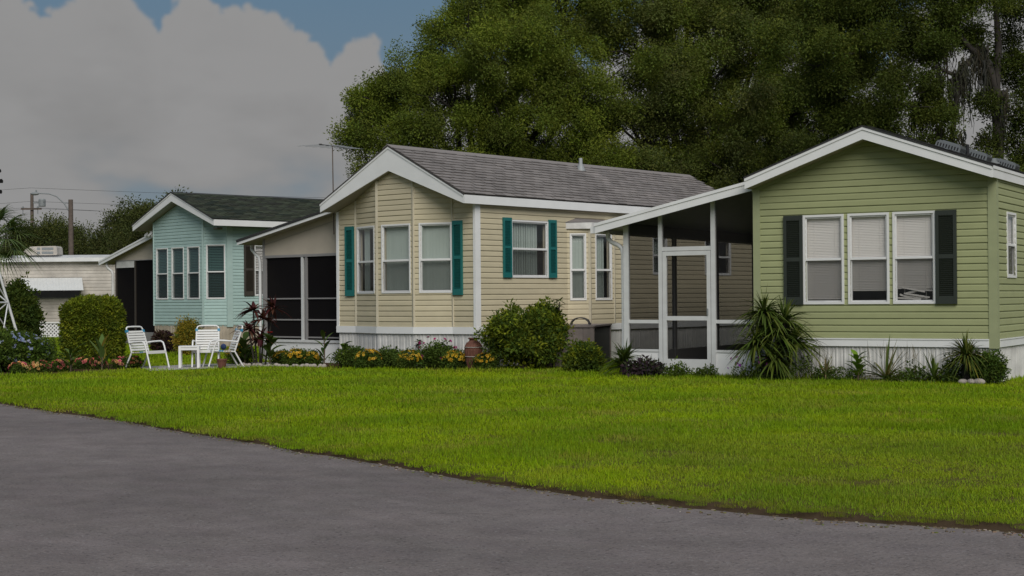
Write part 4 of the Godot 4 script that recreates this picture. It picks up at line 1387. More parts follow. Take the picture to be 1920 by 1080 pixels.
# tree: trunk, limbs to every lobe of the crown, leaf sprays through the lobes
func tree(called: String, label: String, at: Vector3, fork: float, tr: float, lobes: Array, clusters: Array, per: float, cs: float, cols: Array, group := "", moss := [], limbed := true) -> Node3D:
	var t := thing(called, label, "tree", at, 0.0, group)
	var trunk := MB.new()
	var lean := Vector3(rng.randf_range(-0.3, 0.3), 0, rng.randf_range(-0.3, 0.3))
	var top := Vector3(0, fork, 0) + lean
	trunk.tube([Vector3(0, -0.2, 0), Vector3(0, 0.25, 0), lean * 0.4 + Vector3(0, fork * 0.5, 0), top], [tr * 1.5, tr * 1.05, tr * 0.9, tr * 0.8], 10)
	put(trunk, "trunk", M.bark, t)
	var limbs := MB.new()
	var xs := [[], []]
	var cc := [[], []]
	var nz := FastNoiseLite.new()
	nz.seed = int(absf(at.x * 13.0 + at.z))
	nz.frequency = 0.55
	for lb in lobes:
		var c: Vector3 = lb[0] - at
		var r: float = lb[1]
		var tone := rng.randf_range(0.88, 1.08)
		var mid := top.lerp(c, 0.5) + Vector3(rng.randf_range(-0.5, 0.5), rng.randf_range(-0.9, 0.1), rng.randf_range(-0.5, 0.5))
		var lr := clampf(tr * 0.42, 0.06, 0.3)
		if limbed: limbs.tube([top.lerp(Vector3(0, fork * 0.7, 0), 0.4), mid, c], [lr, lr * 0.65, lr * 0.3], 6)
		else: mid = c + Vector3(0.4, 0.3, 0)
		for k in 9:
			var d := rnd_dir()
			d.y = absf(d.y) * 0.8 - 0.15
			var tip: Vector3 = c + d.normalized() * r * rng.randf_range(0.75, 1.0)
			var bend := c.lerp(tip, 0.5) + rnd_dir() * r * 0.14
			limbs.tube([c.lerp(mid, 0.15), bend, tip], [lr * 0.28, lr * 0.16, 0.012], 4, false)
		# boughs: leaf sprays gather round a few dozen twig ends, which leaves holes between them
		var ends := []
		for k in int(17.0 * r):
			var d := rnd_dir()
			var q := c + d * r
			var reach := lerpf(0.30, 1.0, pow(rng.randf(), 0.5)) * (0.98 + 1.0 * nz.get_noise_3d(q.x * 1.1 + 30.0, q.y * 1.1, q.z * 1.1))
			if rng.randf() < 0.10: reach *= 1.25
			ends.append(c + d * r * Vector3(1.08, 0.85, 1.0) * reach)
		var cnt := int(per * r * r)
		for i in cnt:
			var e: Vector3 = ends[rng.randi() % ends.size()]
			var p := e + Vector3(rng.randfn(), rng.randfn() * 0.7, rng.randfn()) * rng.randf_range(0.10, 0.17) * r
			if nz.get_noise_3d(p.x * 1.6, p.y * 1.6, p.z * 0.5) < -0.165: continue
			var v := rng.randi() % 2
			xs[v].append(Transform3D(rnd_basis(cs * rng.randf_range(0.7, 1.25)), p))
			var hue: Color = cols[clampi(int((0.5 + 0.7 * nz.get_noise_3d(p.x * 0.9, p.y * 0.9, p.z * 0.9) + rng.randf_range(-0.2, 0.2)) * cols.size()), 0, cols.size() - 1)]
			var k2 := vary(hue, 0.09)
			cc[v].append(Color(k2.r * tone, k2.g * tone, k2.b * tone))
	var lm := put(limbs, "limbs", M.bark, t)
	if not limbed: lm.set_meta("kind", "stuff")
	for v in 2:
		multi("crown", clusters[v], M.leaf, xs[v], cc[v], t)
	if moss:
		var ms := MB.new()
		for q in moss:
			var p: Vector3 = q[0] - at
			for k in int(q[2]):
				var o := p + Vector3(rng.randfn() * q[3], rng.randf_range(-0.3, 0.3), rng.randfn() * q[3])
				ms.col = vary(Color(0.045, 0.045, 0.034), 0.3)
				for s in 3:
					var q2 := o + rnd_dir() * 0.08
					var ll: float = q[1] * rng.randf_range(0.25, 1.0)
					var wob2 := Vector3(rng.randfn() * 0.05, 0, rng.randfn() * 0.05)
					for seg in 6:
						var nx := q2 + Vector3(rng.randfn() * 0.035, -ll / 6.0, rng.randfn() * 0.035) + wob2 * 0.3
						var wd := rng.randf_range(0.010, 0.030) * (1.0 - seg / 7.0)
						ms.quad(q2 + Vector3(-wd, 0, 0), q2 + Vector3(wd, 0, 0.01), nx + Vector3(wd * 0.8, 0, 0.01), nx + Vector3(-wd * 0.8, 0, 0))
						for t2 in 2: ms.blade(q2.lerp(nx, rng.randf()), (rnd_dir() + Vector3.DOWN * 1.2).normalized(), rng.randf_range(0.06, 0.16), 0.012, 0.3, 2, 0.1, 0)
						q2 = nx
		put(ms, "hanging_moss", M.moss, t)
	return t

func palm(at: Vector3, height: float) -> void:
	var t := thing("fan_palm", "fan palm with drooping green fronds at the edge behind the white tower", "palm", at)
	var s := MB.new()
	s.tube([Vector3(0, -0.1, 0), Vector3(0.05, height * 0.5, 0), Vector3(0, height, 0)], [0.20, 0.16, 0.14], 9)
	put(s, "trunk", M.bark, t)
	for i in 26:
		var b := MB.new()
		var az := i * 2.4
		var el := 1.2 - 1.9 * float(i) / 26.0
		var d := Vector3(cos(el) * cos(az), sin(el), cos(el) * sin(az))
		var tip := Vector3(0, height, 0) + d * 0.75 + Vector3.DOWN * 0.08
		b.col = Color(0.10, 0.14, 0.05)
		b.tube([Vector3(0, height, 0), tip], [0.018, 0.012], 4, false)
		var side := d.cross(Vector3.UP).normalized()
		for k in 17:
			var a := lerpf(-1.5, 1.5, k / 16.0)
			var dd := (d * cos(a) + side * sin(a)).normalized()
			b.col = vary(Color(0.11, 0.155, 0.06), 0.2)
			b.blade(tip, dd, 0.95 * (0.75 + 0.25 * cos(a)), 0.06, 0.35 + 0.25 * rng.randf(), 4, 0.3, 0)
		put(b, "frond", M.leaf_gloss, t)

# ------------------------------------------------------------------ garden furniture and the rest
func lawn_chair() -> Node3D:
	var t := thing("lawn_chair", "x", "chair", Vector3.ZERO, 0.0, "white strap chairs on the paved strip")
	var f := MB.new()
	for s in [-1, 1]:
		var x: float = 0.27 * s
		f.tube([Vector3(x, 0.0, -0.40), Vector3(x, 0.36, -0.20), Vector3(x * 0.97, 0.62, -0.29), Vector3(x * 0.94, 0.88, -0.38)], [0.019, 0.019, 0.019, 0.019], 8)
		f.tube([Vector3(x * 1.1, 0.0, 0.42), Vector3(x * 1.1, 0.50, 0.27), Vector3(x * 1.1, 0.585, 0.23), Vector3(x * 1.1, 0.615, 0.16), Vector3(x * 1.08, 0.60, -0.10), Vector3(x * 1.02, 0.575, -0.27)], [0.019, 0.019, 0.019, 0.019, 0.019, 0.019], 8)
		f.tube([Vector3(x, 0.385, 0.305), Vector3(x, 0.36, 0.05), Vector3(x, 0.355, -0.20)], [0.017, 0.017, 0.017], 8)
	f.tube([Vector3(-0.297, 0.385, 0.305), Vector3(0.297, 0.385, 0.305)], [0.017, 0.017], 8)
	f.tube([Vector3(-0.27, 0.355, -0.20), Vector3(0.27, 0.355, -0.20)], [0.016, 0.016], 8)
	f.tube([Vector3(-0.254, 0.88, -0.38), Vector3(-0.235, 0.925, -0.395), Vector3(-0.19, 0.945, -0.40), Vector3(0.0, 0.95, -0.402), Vector3(0.19, 0.945, -0.40), Vector3(0.235, 0.925, -0.395), Vector3(0.254, 0.88, -0.38)], [0.019, 0.019, 0.019, 0.019, 0.019, 0.019, 0.019], 8)
	put(f, "frame", M.chair_white, t)
	for i in 8:
		var q := 0.06 + i * 0.062
		var p0 := Vector3(0, 0.36, -0.20).lerp(Vector3(0, 0.88, -0.38), q / 0.55)
		var b := MB.new()
		b.box(Vector3(-0.275, -0.022, -0.004), Vector3(0.275, 0.022, 0.021), Transform3D(Basis(Vector3.RIGHT, -0.333), p0))
		put(b, "strap", M.strap_white if i < 7 else M.strap_white, t)
	for s in [-1, 1]:
		var b := MB.new()
		b.box(Vector3(0.255 * s - 0.03, -0.03, -0.026), Vector3(0.255 * s + 0.03, 0.03, 0.026), Transform3D(Basis(Vector3.RIGHT, -0.333), Vector3(0, 0.845, -0.368)))
		put(b, "strap", M.strap_blue, t)
	for i in 8:
		var z := 0.27 - i * 0.06
		var b := MB.new()
		b.box(Vector3(-0.288, -0.004, -0.024), Vector3(0.288, 0.02, 0.024), Transform3D(Basis.IDENTITY, Vector3(0, 0.374 - 0.006 * i * 0.5, z)))
		put(b, "strap", [M.strap_white, M.strap_white, M.strap_blue, M.strap_blue, M.strap_tan, M.strap_tan, M.strap_tan, M.strap_white][i], t)
	var fr := MB.new()
	fr.box(Vector3(-0.29, 0.335, 0.292), Vector3(0.29, 0.40, 0.328))
	put(fr, "front_strap", M.strap_white, t)
	return t

func side_table(at: Vector3, turn: float) -> void:
	var t := thing("side_table", "small square white side table between the two chair groups", "table", at, turn)
	var b := MB.new()
	b.box(Vector3(-0.22, 0.44, -0.22), Vector3(0.22, 0.47, 0.22))
	put(b, "tabletop", M.chair_white, t)
	for x in [-0.195, 0.195]:
		for z in [-0.195, 0.195]:
			var l := MB.new()
			l.box(Vector3(x - 0.025, 0.0, z - 0.025), Vector3(x + 0.025, 0.44, z + 0.025))
			put(l, "leg", M.chair_white, t)
	var ap := MB.new()
	for s in [-1, 1]:
		ap.box(Vector3(-0.17, 0.38, 0.195 * s - 0.012), Vector3(0.17, 0.44, 0.195 * s + 0.012))
		ap.box(Vector3(0.195 * s - 0.012, 0.38, -0.17), Vector3(0.195 * s + 0.012, 0.44, 0.17))
	put(ap, "apron", M.chair_white, t)

func windmill() -> void:
	var t := thing("garden_windmill", "white lattice tower of an ornamental garden windmill with dark fan blades", "windmill", Vector3(-12.75, 0, -35.0), 0.0)
	var hb := 1.0
	var ht := 0.10
	var hh := 4.1
	var cor := [[-1, -1], [1, -1], [1, 1], [-1, 1]]
	var leg_at := func(c: Array, y: float) -> Vector3:
		var k := lerpf(hb, ht, y / hh)
		return Vector3(c[0] * k, y, c[1] * k * 0.9)
	for c in cor:
		var b := MB.new()
		b.tube([leg_at.call(c, 0.0), leg_at.call(c, hh)], [0.038, 0.028], 4)
		put(b, "leg", M.white, t)
	for y in [0.15, 1.45, 2.45, 3.3]:
		for i in 4:
			var b := MB.new()
			b.tube([leg_at.call(cor[i], y), leg_at.call(cor[(i + 1) % 4], y)], [0.022, 0.022], 4)
			put(b, "rail", M.white, t)
	for q in [[0.15, 1.45], [1.45, 2.45], [2.45, 3.3]]:
		for i in 4:
			for s in 2:
				var b := MB.new()
				b.tube([leg_at.call(cor[(i + s) % 4], q[0]), leg_at.call(cor[(i + 1 - s) % 4], q[1])], [0.018, 0.018], 4)
				put(b, "brace", M.white, t)
	var hub := Vector3(0, 4.24, 0.35)
	var hm := MB.new()
	hm.tube([Vector3(0, 4.24, -0.5), hub], [0.05, 0.05], 10)
	hm.tube([hub - Vector3(0, 0, 0.04), hub + Vector3(0, 0, 0.04)], [0.11, 0.11], 14)
	hm.tube([Vector3(0, 4.05, 0), Vector3(0, 4.24, 0)], [0.05, 0.05], 8)
	put(hm, "hub", M.black, t)
	for i in 22:
		var a := TAU * i / 22.0 + 0.05
		var b := MB.new()
		var tt := Transform3D(Basis(Vector3.BACK, a) * Basis(Vector3.RIGHT, 0.5), hub)
		b.prism([Vector2(0.12, -0.018), Vector2(0.90, -0.052), Vector2(0.92, 0.0), Vector2(0.90, 0.052), Vector2(0.12, 0.018)], -0.003, 0.003, tt)
		put(b, "blade", M.black, t)
	var tl := MB.new()
	tl.box(Vector3(-0.01, 4.22, -1.3), Vector3(0.01, 4.26, -0.5))
	tl.prism([Vector2(-1.9, 4.0), Vector2(-1.25, 4.14), Vector2(-1.25, 4.34), Vector2(-1.9, 4.48)], -0.006, 0.006, Transform3D(Basis(Vector3.BACK, Vector3.UP, Vector3.LEFT), Vector3.ZERO))
	put(tl, "tail_vane", M.black, t)

func urn(at: Vector3) -> void:
	var t := thing("terracotta_urn", "tall ribbed terracotta urn standing against the white skirting corner", "urn", at)
	var b := MB.new()
	b.lathe([[0.0, 0.0], [0.10, 0.0], [0.115, 0.03], [0.15, 0.22], [0.178, 0.40], [0.172, 0.48], [0.125, 0.56], [0.085, 0.595], [0.082, 0.62], [0.11, 0.635], [0.112, 0.655], [0.075, 0.655], [0.06, 0.60], [0.0, 0.58]], 28)
	put(b, "body", M.terracotta, t)
	for i in 20:
		var a := TAU * i / 20
		var r := MB.new()
		var pts := []
		for q in [[0.119, 0.04], [0.152, 0.22], [0.180, 0.40], [0.174, 0.48], [0.128, 0.56]]: pts.append(Vector3(cos(a) * q[0], q[1], sin(a) * q[0]))
		r.tube(pts, [0.008, 0.009, 0.010, 0.009, 0.006], 5, false)
		put(r, "rib", M.terracotta, t)
	for q in [[0.160, 0.27], [0.176, 0.46]]:
		var r := MB.new()
		var pts := []
		for i in 25: pts.append(Vector3(cos(TAU * i / 24) * (q[0] + 0.01), q[1] + 0.004 * (i % 2), sin(TAU * i / 24) * (q[0] + 0.01)))
		var rad := []
		for i in 25: rad.append(0.009)
		r.tube(pts, rad, 5, false)
		put(r, "band", M.stone, t)

func plywood_box() -> void:
	var t := thing("plywood_box", "weathered grey brown plywood enclosure with dark mesh side beside cream wall", "box", Vector3(1.68, 0, -31.0), deg_to_rad(-12.6))
	var w := 1.06
	var l := 2.3
	var hh := 0.84
	for i in 5:
		var b := MB.new()
		b.box(Vector3(-w + i * w / 5 + 0.003, 0.0, -0.02), Vector3(-w + (i + 1) * w / 5 - 0.003, hh, 0.0))
		put(b, "panel", M.plywood, t)
	var c := MB.new()
	c.box(Vector3(-0.05, 0.0, 0.001), Vector3(0.0, hh, 0.02)); c.box(Vector3(-w, 0.0, 0.001), Vector3(-w + 0.05, hh, 0.02))
	c.box(Vector3(-w, 0.0, -l), Vector3(-w + 0.03, hh, -0.021)); c.box(Vector3(-w, 0, -l - 0.02), Vector3(0, hh, -l - 0.001))
	c.box(Vector3(-0.001, 0.0, -0.06), Vector3(0.025, hh, 0.0)); c.box(Vector3(-0.001, 0.0, -l), Vector3(0.025, hh, -l + 0.06))
	put(c, "frame", M.plywood, t)
	board(t, "mesh_panel", Transform3D.IDENTITY, Vector3(-0.02, 0.0, -l + 0.06), Vector3(0.004, hh - 0.03, -0.061), M.mesh_panel)
	var ld := MB.new()
	ld.box(Vector3(-w - 0.03, hh, -l - 0.03), Vector3(0.035, hh + 0.035, 0.03))
	put(ld, "lid", M.plywood, t)
	# a folded frame lies on it
	var o := thing("folded_frame", "small dark curved metal frame lying on the plywood enclosure", "frame", Vector3(1.68, hh + 0.035, -31.0), deg_to_rad(-12.6))
	var f := MB.new()
	for s in 2:
		var pts := []
		var rad := []
		for i in 11:
			var a := PI * i / 10.0
			pts.append(Vector3(-0.34 - 0.20 * cos(a), 0.01 + 0.15 * sin(a), -0.35 - 0.16 * s))
			rad.append(0.014)
		f.tube(pts, rad, 6)
	for i in 7:
		var a := PI * (i + 0.5) / 7.0
		f.box(Vector3(-0.34 - 0.20 * cos(a) - 0.02, 0.0 + 0.15 * sin(a), -0.52), Vector3(-0.34 - 0.20 * cos(a) + 0.02, 0.012 + 0.15 * sin(a), -0.34))
	put(f, "slats", M.mesh_panel, o)

func poles() -> void:
	var t := thing("utility_pole", "wooden utility pole with crossarm and transformer rising beyond the trees", "pole", Vector3(-35.45, 0, -110))
	var b := MB.new()
	b.tube([Vector3(0, 0, 0), Vector3(0, 9.5, 0)], [0.17, 0.12], 8)
	put(b, "shaft", M.wood_pole, t)
	board(t, "crossarm", Transform3D.IDENTITY, Vector3(-0.75, 8.27, 0.12), Vector3(0.75, 8.40, 0.22), M.wood_pole)
	for x in [-0.62, 0.48]:
		var q := MB.new()
		q.tube([Vector3(x, 8.40, 0.17), Vector3(x, 8.52, 0.17)], [0.09, 0.05], 8)
		q.tube([Vector3(x, 7.95, 0.17), Vector3(x, 8.27, 0.17)], [0.03, 0.03], 6)
		put(q, "insulator", M.metal_grey, t)
	var tr := MB.new()
	tr.lathe([[0.0, 8.85], [0.24, 8.86], [0.26, 8.9], [0.26, 9.35], [0.22, 9.42], [0.0, 9.44]], 12, Transform3D(Basis.IDENTITY, Vector3(0.75, -0.35, 0)))
	tr.box(Vector3(0.1, 8.75, -0.05), Vector3(0.55, 8.85, 0.05))
	put(tr, "transformer", M.metal_grey, t)
	var s := thing("street_lamp", "wooden pole carrying a long curved street lamp arm over the trailer", "street lamp", Vector3(-23.7, 0, -80))
	var p := MB.new()
	p.tube([Vector3(0.02, 0, 0), Vector3(0, 6.95, 0)], [0.17, 0.125], 8)
	put(p, "pole", M.wood_pole, s)
	var a := MB.new()
	var pts := [Vector3(-0.1, 6.35, 0), Vector3(-0.35, 6.75, 0), Vector3(-0.75, 7.12, 0), Vector3(-1.15, 7.27, 0), Vector3(-1.75, 7.30, 0)]
	a.tube(pts, [0.04, 0.035, 0.035, 0.035, 0.03], 6)
	a.tube([Vector3(-0.1, 6.75, 0), Vector3(-0.42, 6.78, 0)], [0.02, 0.02], 5)
	put(a, "arm", M.metal_grey, s)
	var hd := MB.new()
	hd.ball(Vector3(-1.92, 7.28, 0), Vector3(0.24, 0.09, 0.12))
	hd.tube([Vector3(-1.85, 7.34, 0), Vector3(-1.85, 7.48, 0)], [0.05, 0.04], 8)
	put(hd, "lamp_head", M.metal_grey, s)
	var names := ["highest power line crossing the sky left of the aqua house", "second power line from the top left of the aqua house", "third power line down left of the aqua house", "lowest thin power line just above the far trees"]
	var ends := [[Vector3(-70, 10.0, -118), Vector3(-35.5, 9.9, -110), Vector3(20, 7.6, -98)], [Vector3(-70, 8.9, -118), Vector3(-35.5, 8.9, -110), Vector3(20, 7.0, -98)], [Vector3(-70, 7.6, -118), Vector3(-36.1, 8.42, -109.9), Vector3(20, 6.2, -98)], [Vector3(-70, 7.2, -118), Vector3(-34.9, 8.42, -109.9), Vector3(20, 5.7, -98)]]
	for k in 4:
		var w := MB.new()
		var wp := []
		var wr := []
		for seg in 2:
			for i in 13:
				if seg == 1 and i == 0: continue
				var u := i / 12.0
				var q: Vector3 = ends[k][seg].lerp(ends[k][seg + 1], u)
				wp.append(q + Vector3.DOWN * 1.1 * 4.0 * u * (1.0 - u) * (0.35 if seg == 0 else 0.3))
				wr.append(0.009)
		w.tube(wp, wr, 4, false)
		tag(put(w, "power_line", M.black), names[k], "cable", "power lines beyond the houses")

func antenna(at: Vector3) -> void:
	var t := thing("television_antenna", "thin rooftop television antenna on a mast above the cream gable", "antenna", at)
	var m := MB.new()
	m.tube([Vector3(0.02, -1.2, 0), Vector3(0, 0.83, 0)], [0.016, 0.013], 6)
	put(m, "mast", M.wood_pole, t)
	var b := MB.new()
	b.tube([Vector3(-0.29, 0.86, 0.0), Vector3(0.5, 0.76, -0.1)], [0.012, 0.010], 5)
	b.box(Vector3(-0.31, 0.845, -0.015), Vector3(-0.24, 0.875, 0.015))
	put(b, "boom", M.black, t)
	for i in 7:
		var e := MB.new()
		var c := Vector3(-0.27 + 0.12 * i, 0.857 - 0.0145 * i, -0.014 * i)
		var ll := 0.55 - 0.05 * i
		e.tube([c + Vector3(-0.9, -0.10, 0.4) * ll, c, c + Vector3(0.9, -0.02, -0.4) * ll], [0.0045, 0.006, 0.0045], 4, false)
		put(e, "element", M.metal_grey, t)

# ------------------------------------------------------------------ ground
const EDGE := [[-120.0, -70.0], [-60.0, -54.0], [-34.0, -44.0], [-22.0, -36.6], [-14.5, -29.8], [-10.6, -25.7], [-7.63, -22.15], [-4.73, -18.54], [-2.58, -15.6], [-1.28, -13.75], [-0.06, -12.05], [0.95, -10.95], [1.97, -10.15], [3.22, -9.4], [6.0, -8.1], [11.0, -6.4], [22.0, -4.4], [60.0, -1.5], [120.0, 0.0]]

func edge_z(x: float) -> float:
	for i in EDGE.size() - 1:
		if x <= EDGE[i + 1][0]:
			var k: float = (x - EDGE[i][0]) / (EDGE[i + 1][0] - EDGE[i][0])
			# smooth through the listed points
			var a: float = EDGE[maxi(i - 1, 0)][1]
			var b: float = EDGE[i][1]
			var c: float = EDGE[i + 1][1]
			var d: float = EDGE[mini(i + 2, EDGE.size() - 1)][1]
			var lin_ := lerpf(b, c, k)
			var cat := 0.5 * (2.0 * b + (c - a) * k + (2.0 * a - 5.0 * b + 4.0 * c - d) * k * k + (3.0 * b - a - 3.0 * c + d) * k * k * k)
			return cat if x > -12.0 and x < 5.0 else lin_
	return 0.0

func wavy_edge(x: float) -> float:
	return edge_z(x) + 0.05 * sin(x * 2.3) * sin(x * 5.3 + 0.6) + 0.04 * sin(x * 13.1 + 1.0) * sin(x * 3.7) + 0.022 * sin(x * 29.0 + 2.0 * sin(x * 7.0))

func build_ground() -> void:
	var g := MB.new()
	g.quad(Vector3(-600, -0.12, 200), Vector3(600, -0.12, 200), Vector3(600, -0.12, -600), Vector3(-600, -0.12, -600))
	tag(put(g, "ground", M.far_ground), "flat open ground under and around the whole street", "", "", "structure")
	# road: fine sheet near the eye, with worn and stained patches in its colour
	var nz := FastNoiseLite.new()
	nz.seed = 9
	nz.frequency = 0.16
	nz.fractal_octaves = 4
	var n2 := FastNoiseLite.new()
	n2.seed = 19
	n2.frequency = 0.9
	n2.fractal_octaves = 3
	var r := MB.new()
	var xs := []
	var x := -120.0
	while x < 120.0:
		xs.append(x)
		x += 0.22 if x > -14.0 and x < 7.0 else 2.0
	xs.append(120.0)
	var depth := 9.5
	for i in xs.size() - 1:
		var fine: bool = xs[i] > -14.0 and xs[i] < 7.0
		var rows := 44 if fine else 6
		for j in rows:
			var za0: float = wavy_edge(xs[i]) - 0.08 + depth * j / rows
			var za1: float = wavy_edge(xs[i]) - 0.08 + depth * (j + 1) / rows
			var zb0: float = wavy_edge(xs[i + 1]) - 0.08 + depth * j / rows
			var zb1: float = wavy_edge(xs[i + 1]) - 0.08 + depth * (j + 1) / rows
			var p := [Vector3(xs[i], -0.05, za1), Vector3(xs[i + 1], -0.05, zb1), Vector3(xs[i + 1], -0.05, zb0), Vector3(xs[i], -0.05, za0)]
			var base := r.v.size()
			for q in p:
				var k: float = 0.244 + 0.042 * nz.get_noise_2d(q.x, q.z * 1.6) + 0.040 * n2.get_noise_2d(q.x * 0.7 + q.z * 0.4, q.z * 2.0)
				r.v.append(q); r.n.append(Vector3.UP); r.c.append(Color(k, k * 0.905, k * 0.895))
			r.ix.append_array([base, base + 2, base + 1, base, base + 3, base + 2])
	var road := put(r, "road", M.asphalt)
	tag(road, "worn grey asphalt road curving along the lawn", "", "", "structure")
	var ck := MB.new()
	for c in [[-3.2, 1.2, -0.5, 1.2], [0.9, 1.1, -0.3, 0.9], [-5.0, 1.8, -0.7, 1.5], [-0.8, 2.6, 0.1, 0.8]]:
		var px: float = c[0]
		var pz: float = wavy_edge(px) + c[1]
		var dirx := Vector3(1, 0, c[2]).normalized()
		for i in 26:
			var step: Vector3 = dirx.rotated(Vector3.UP, rng.randf_range(-0.7, 0.7)) * (c[3] / 24.0)
			var p0 := Vector3(px, -0.0465, pz)
			var p1 := p0 + step
			var sd := step.cross(Vector3.UP).normalized() * rng.randf_range(0.001, 0.0035)
			if rng.randf() < 0.8: ck.quad(p0 - sd, p1 - sd, p1 + sd, p0 + sd)
			px = p1.x
			pz = p1.z
	put(ck, "crack", M.crack, road).set_meta("kind", "stuff")
	var gr := MB.new()
	for i in 1500:      # grit and bits of turf washed onto the road's edge
		var gx := rng.randf_range(-10.0, 5.0)
		var gz := wavy_edge(gx) + 0.02 + 0.28 * pow(rng.randf(), 2.2)
		var sz := rng.randf_range(0.004, 0.014)
		gr.col = vary([Color(0.20, 0.15, 0.10), Color(0.11, 0.085, 0.05), Color(0.30, 0.27, 0.22), Color(0.13, 0.14, 0.04)][rng.randi() % 4], 0.25)
		gr.box(Vector3(-sz, 0, -sz * 0.6), Vector3(sz, sz * 0.5, sz * 0.6), Transform3D(Basis(Vector3.UP, rng.randf() * TAU), Vector3(gx, -0.05, gz)))
	put(gr, "grit", M.grit, road).set_meta("kind", "stuff")
	# lawn slab with a crumbling earth edge
	var l := MB.new()
	var bk := MB.new()
	for i in xs.size() - 1:
		var xa: float = xs[i]
		var xb: float = xs[i + 1]
		var za := wavy_edge(xa)
		var zb := wavy_edge(xb)
		l.quad(Vector3(xa, 0, za - 0.03), Vector3(xb, 0, zb - 0.03), Vector3(xb, 0, -150), Vector3(xa, 0, -150))
		bk.quad(Vector3(xa, -0.056, za + 0.07), Vector3(xb, -0.056, zb + 0.07), Vector3(xb, -0.035, zb + 0.015), Vector3(xa, -0.035, za + 0.015))
		bk.quad(Vector3(xa, -0.035, za + 0.015), Vector3(xb, -0.035, zb + 0.015), Vector3(xb, 0.0, zb - 0.03), Vector3(xa, 0.0, za - 0.03))
	tag(put(l, "lawn", M.soil), "level lawn ground between the road and the houses", "", "", "structure")
	tag(put(bk, "lawn_edge", M.turf_bank), "crumbling brown earth edge of the lawn along the road", "", "", "structure")
	# paved strip and mulch beds
	var sheet := func(pts: Array, y: float, called: String, m: Material, label: String) -> void:
		var arr := PackedVector2Array()
		for q in pts: arr.append(Vector2(q[0], q[1]))
		var ids := Geometry2D.triangulate_polygon(arr)
		var b := MB.new()
		for k in range(0, ids.size(), 3):
			var p := Vector3(arr[ids[k]].x, y, arr[ids[k]].y)
			var q := Vector3(arr[ids[k + 1]].x, y, arr[ids[k + 1]].y)
			var s := Vector3(arr[ids[k + 2]].x, y, arr[ids[k + 2]].y)
			if (q - p).cross(s - p).y < 0: b.tri(p, s, q)
			else: b.tri(p, q, s)
		tag(put(b, called, m), label, "", "", "structure")
	sheet.call([[-7.5, -30.85], [-6.55, -31.74], [-4.95, -32.75], [-4.6, -33.3], [-5.4, -34.9], [-7.17, -34.0], [-8.25, -32.8]], 0.012, "path", M.paving, "pale paved strip under the white garden chairs")
	sheet.call([[-10.6, -29.3], [-9.0, -30.0], [-8.1, -31.6], [-8.2, -33.4], [-9.0, -34.6], [-11.2, -35.6], [-12.8, -35.2], [-12.6, -31.0]], 0.008, "flower_bed_soil", M.mulch, "brown mulch of the flower bed by the clipped hedge")
	sheet.call([[-5.2, -32.85], [-4.2, -31.9], [-2.42, -30.95], [-1.0, -30.35], [-0.4, -30.9], [-0.76, -31.0], [-3.7, -33.6], [-5.7, -35.3], [-6.2, -34.6]], 0.009, "flower_bed_soil", M.mulch, "dark mulch bed along the front of the cream house")

func clear_of(x: float, z: float) -> bool:      # true where grass can grow
	if z > wavy_edge(x) - 0.03 - 0.03 * absf(sin(x * 1.9) * sin(x * 4.3)): return false
	for hs in [[7.97, -24.51, 31.05, 4.2, 13.0, 6.95 - 4.2, -0.3], [-0.76, -31.0, 40.94, 4.2, 11.0, 2.95, -0.28], [-8.79, -46.0, 46.5, 3.8, 11.0, 3.3, -0.05]]:
		var an := deg_to_rad(hs[2])
		var dx: float = x - hs[0]
		var dz: float = z - hs[1]
		var a := -cos(an) * dx - sin(an) * dz
		var b := sin(an) * dx - cos(an) * dz
		if b > 0.0 and b < hs[4] and a > -0.0 and a < hs[3]: return false
		if b > -hs[6] and b < hs[4] and a >= hs[3] and a < hs[3] + hs[5]: return false
	for poly in bare:
		if Geometry2D.is_point_in_polygon(Vector2(x, z), poly): return false
	return true

var bare := []

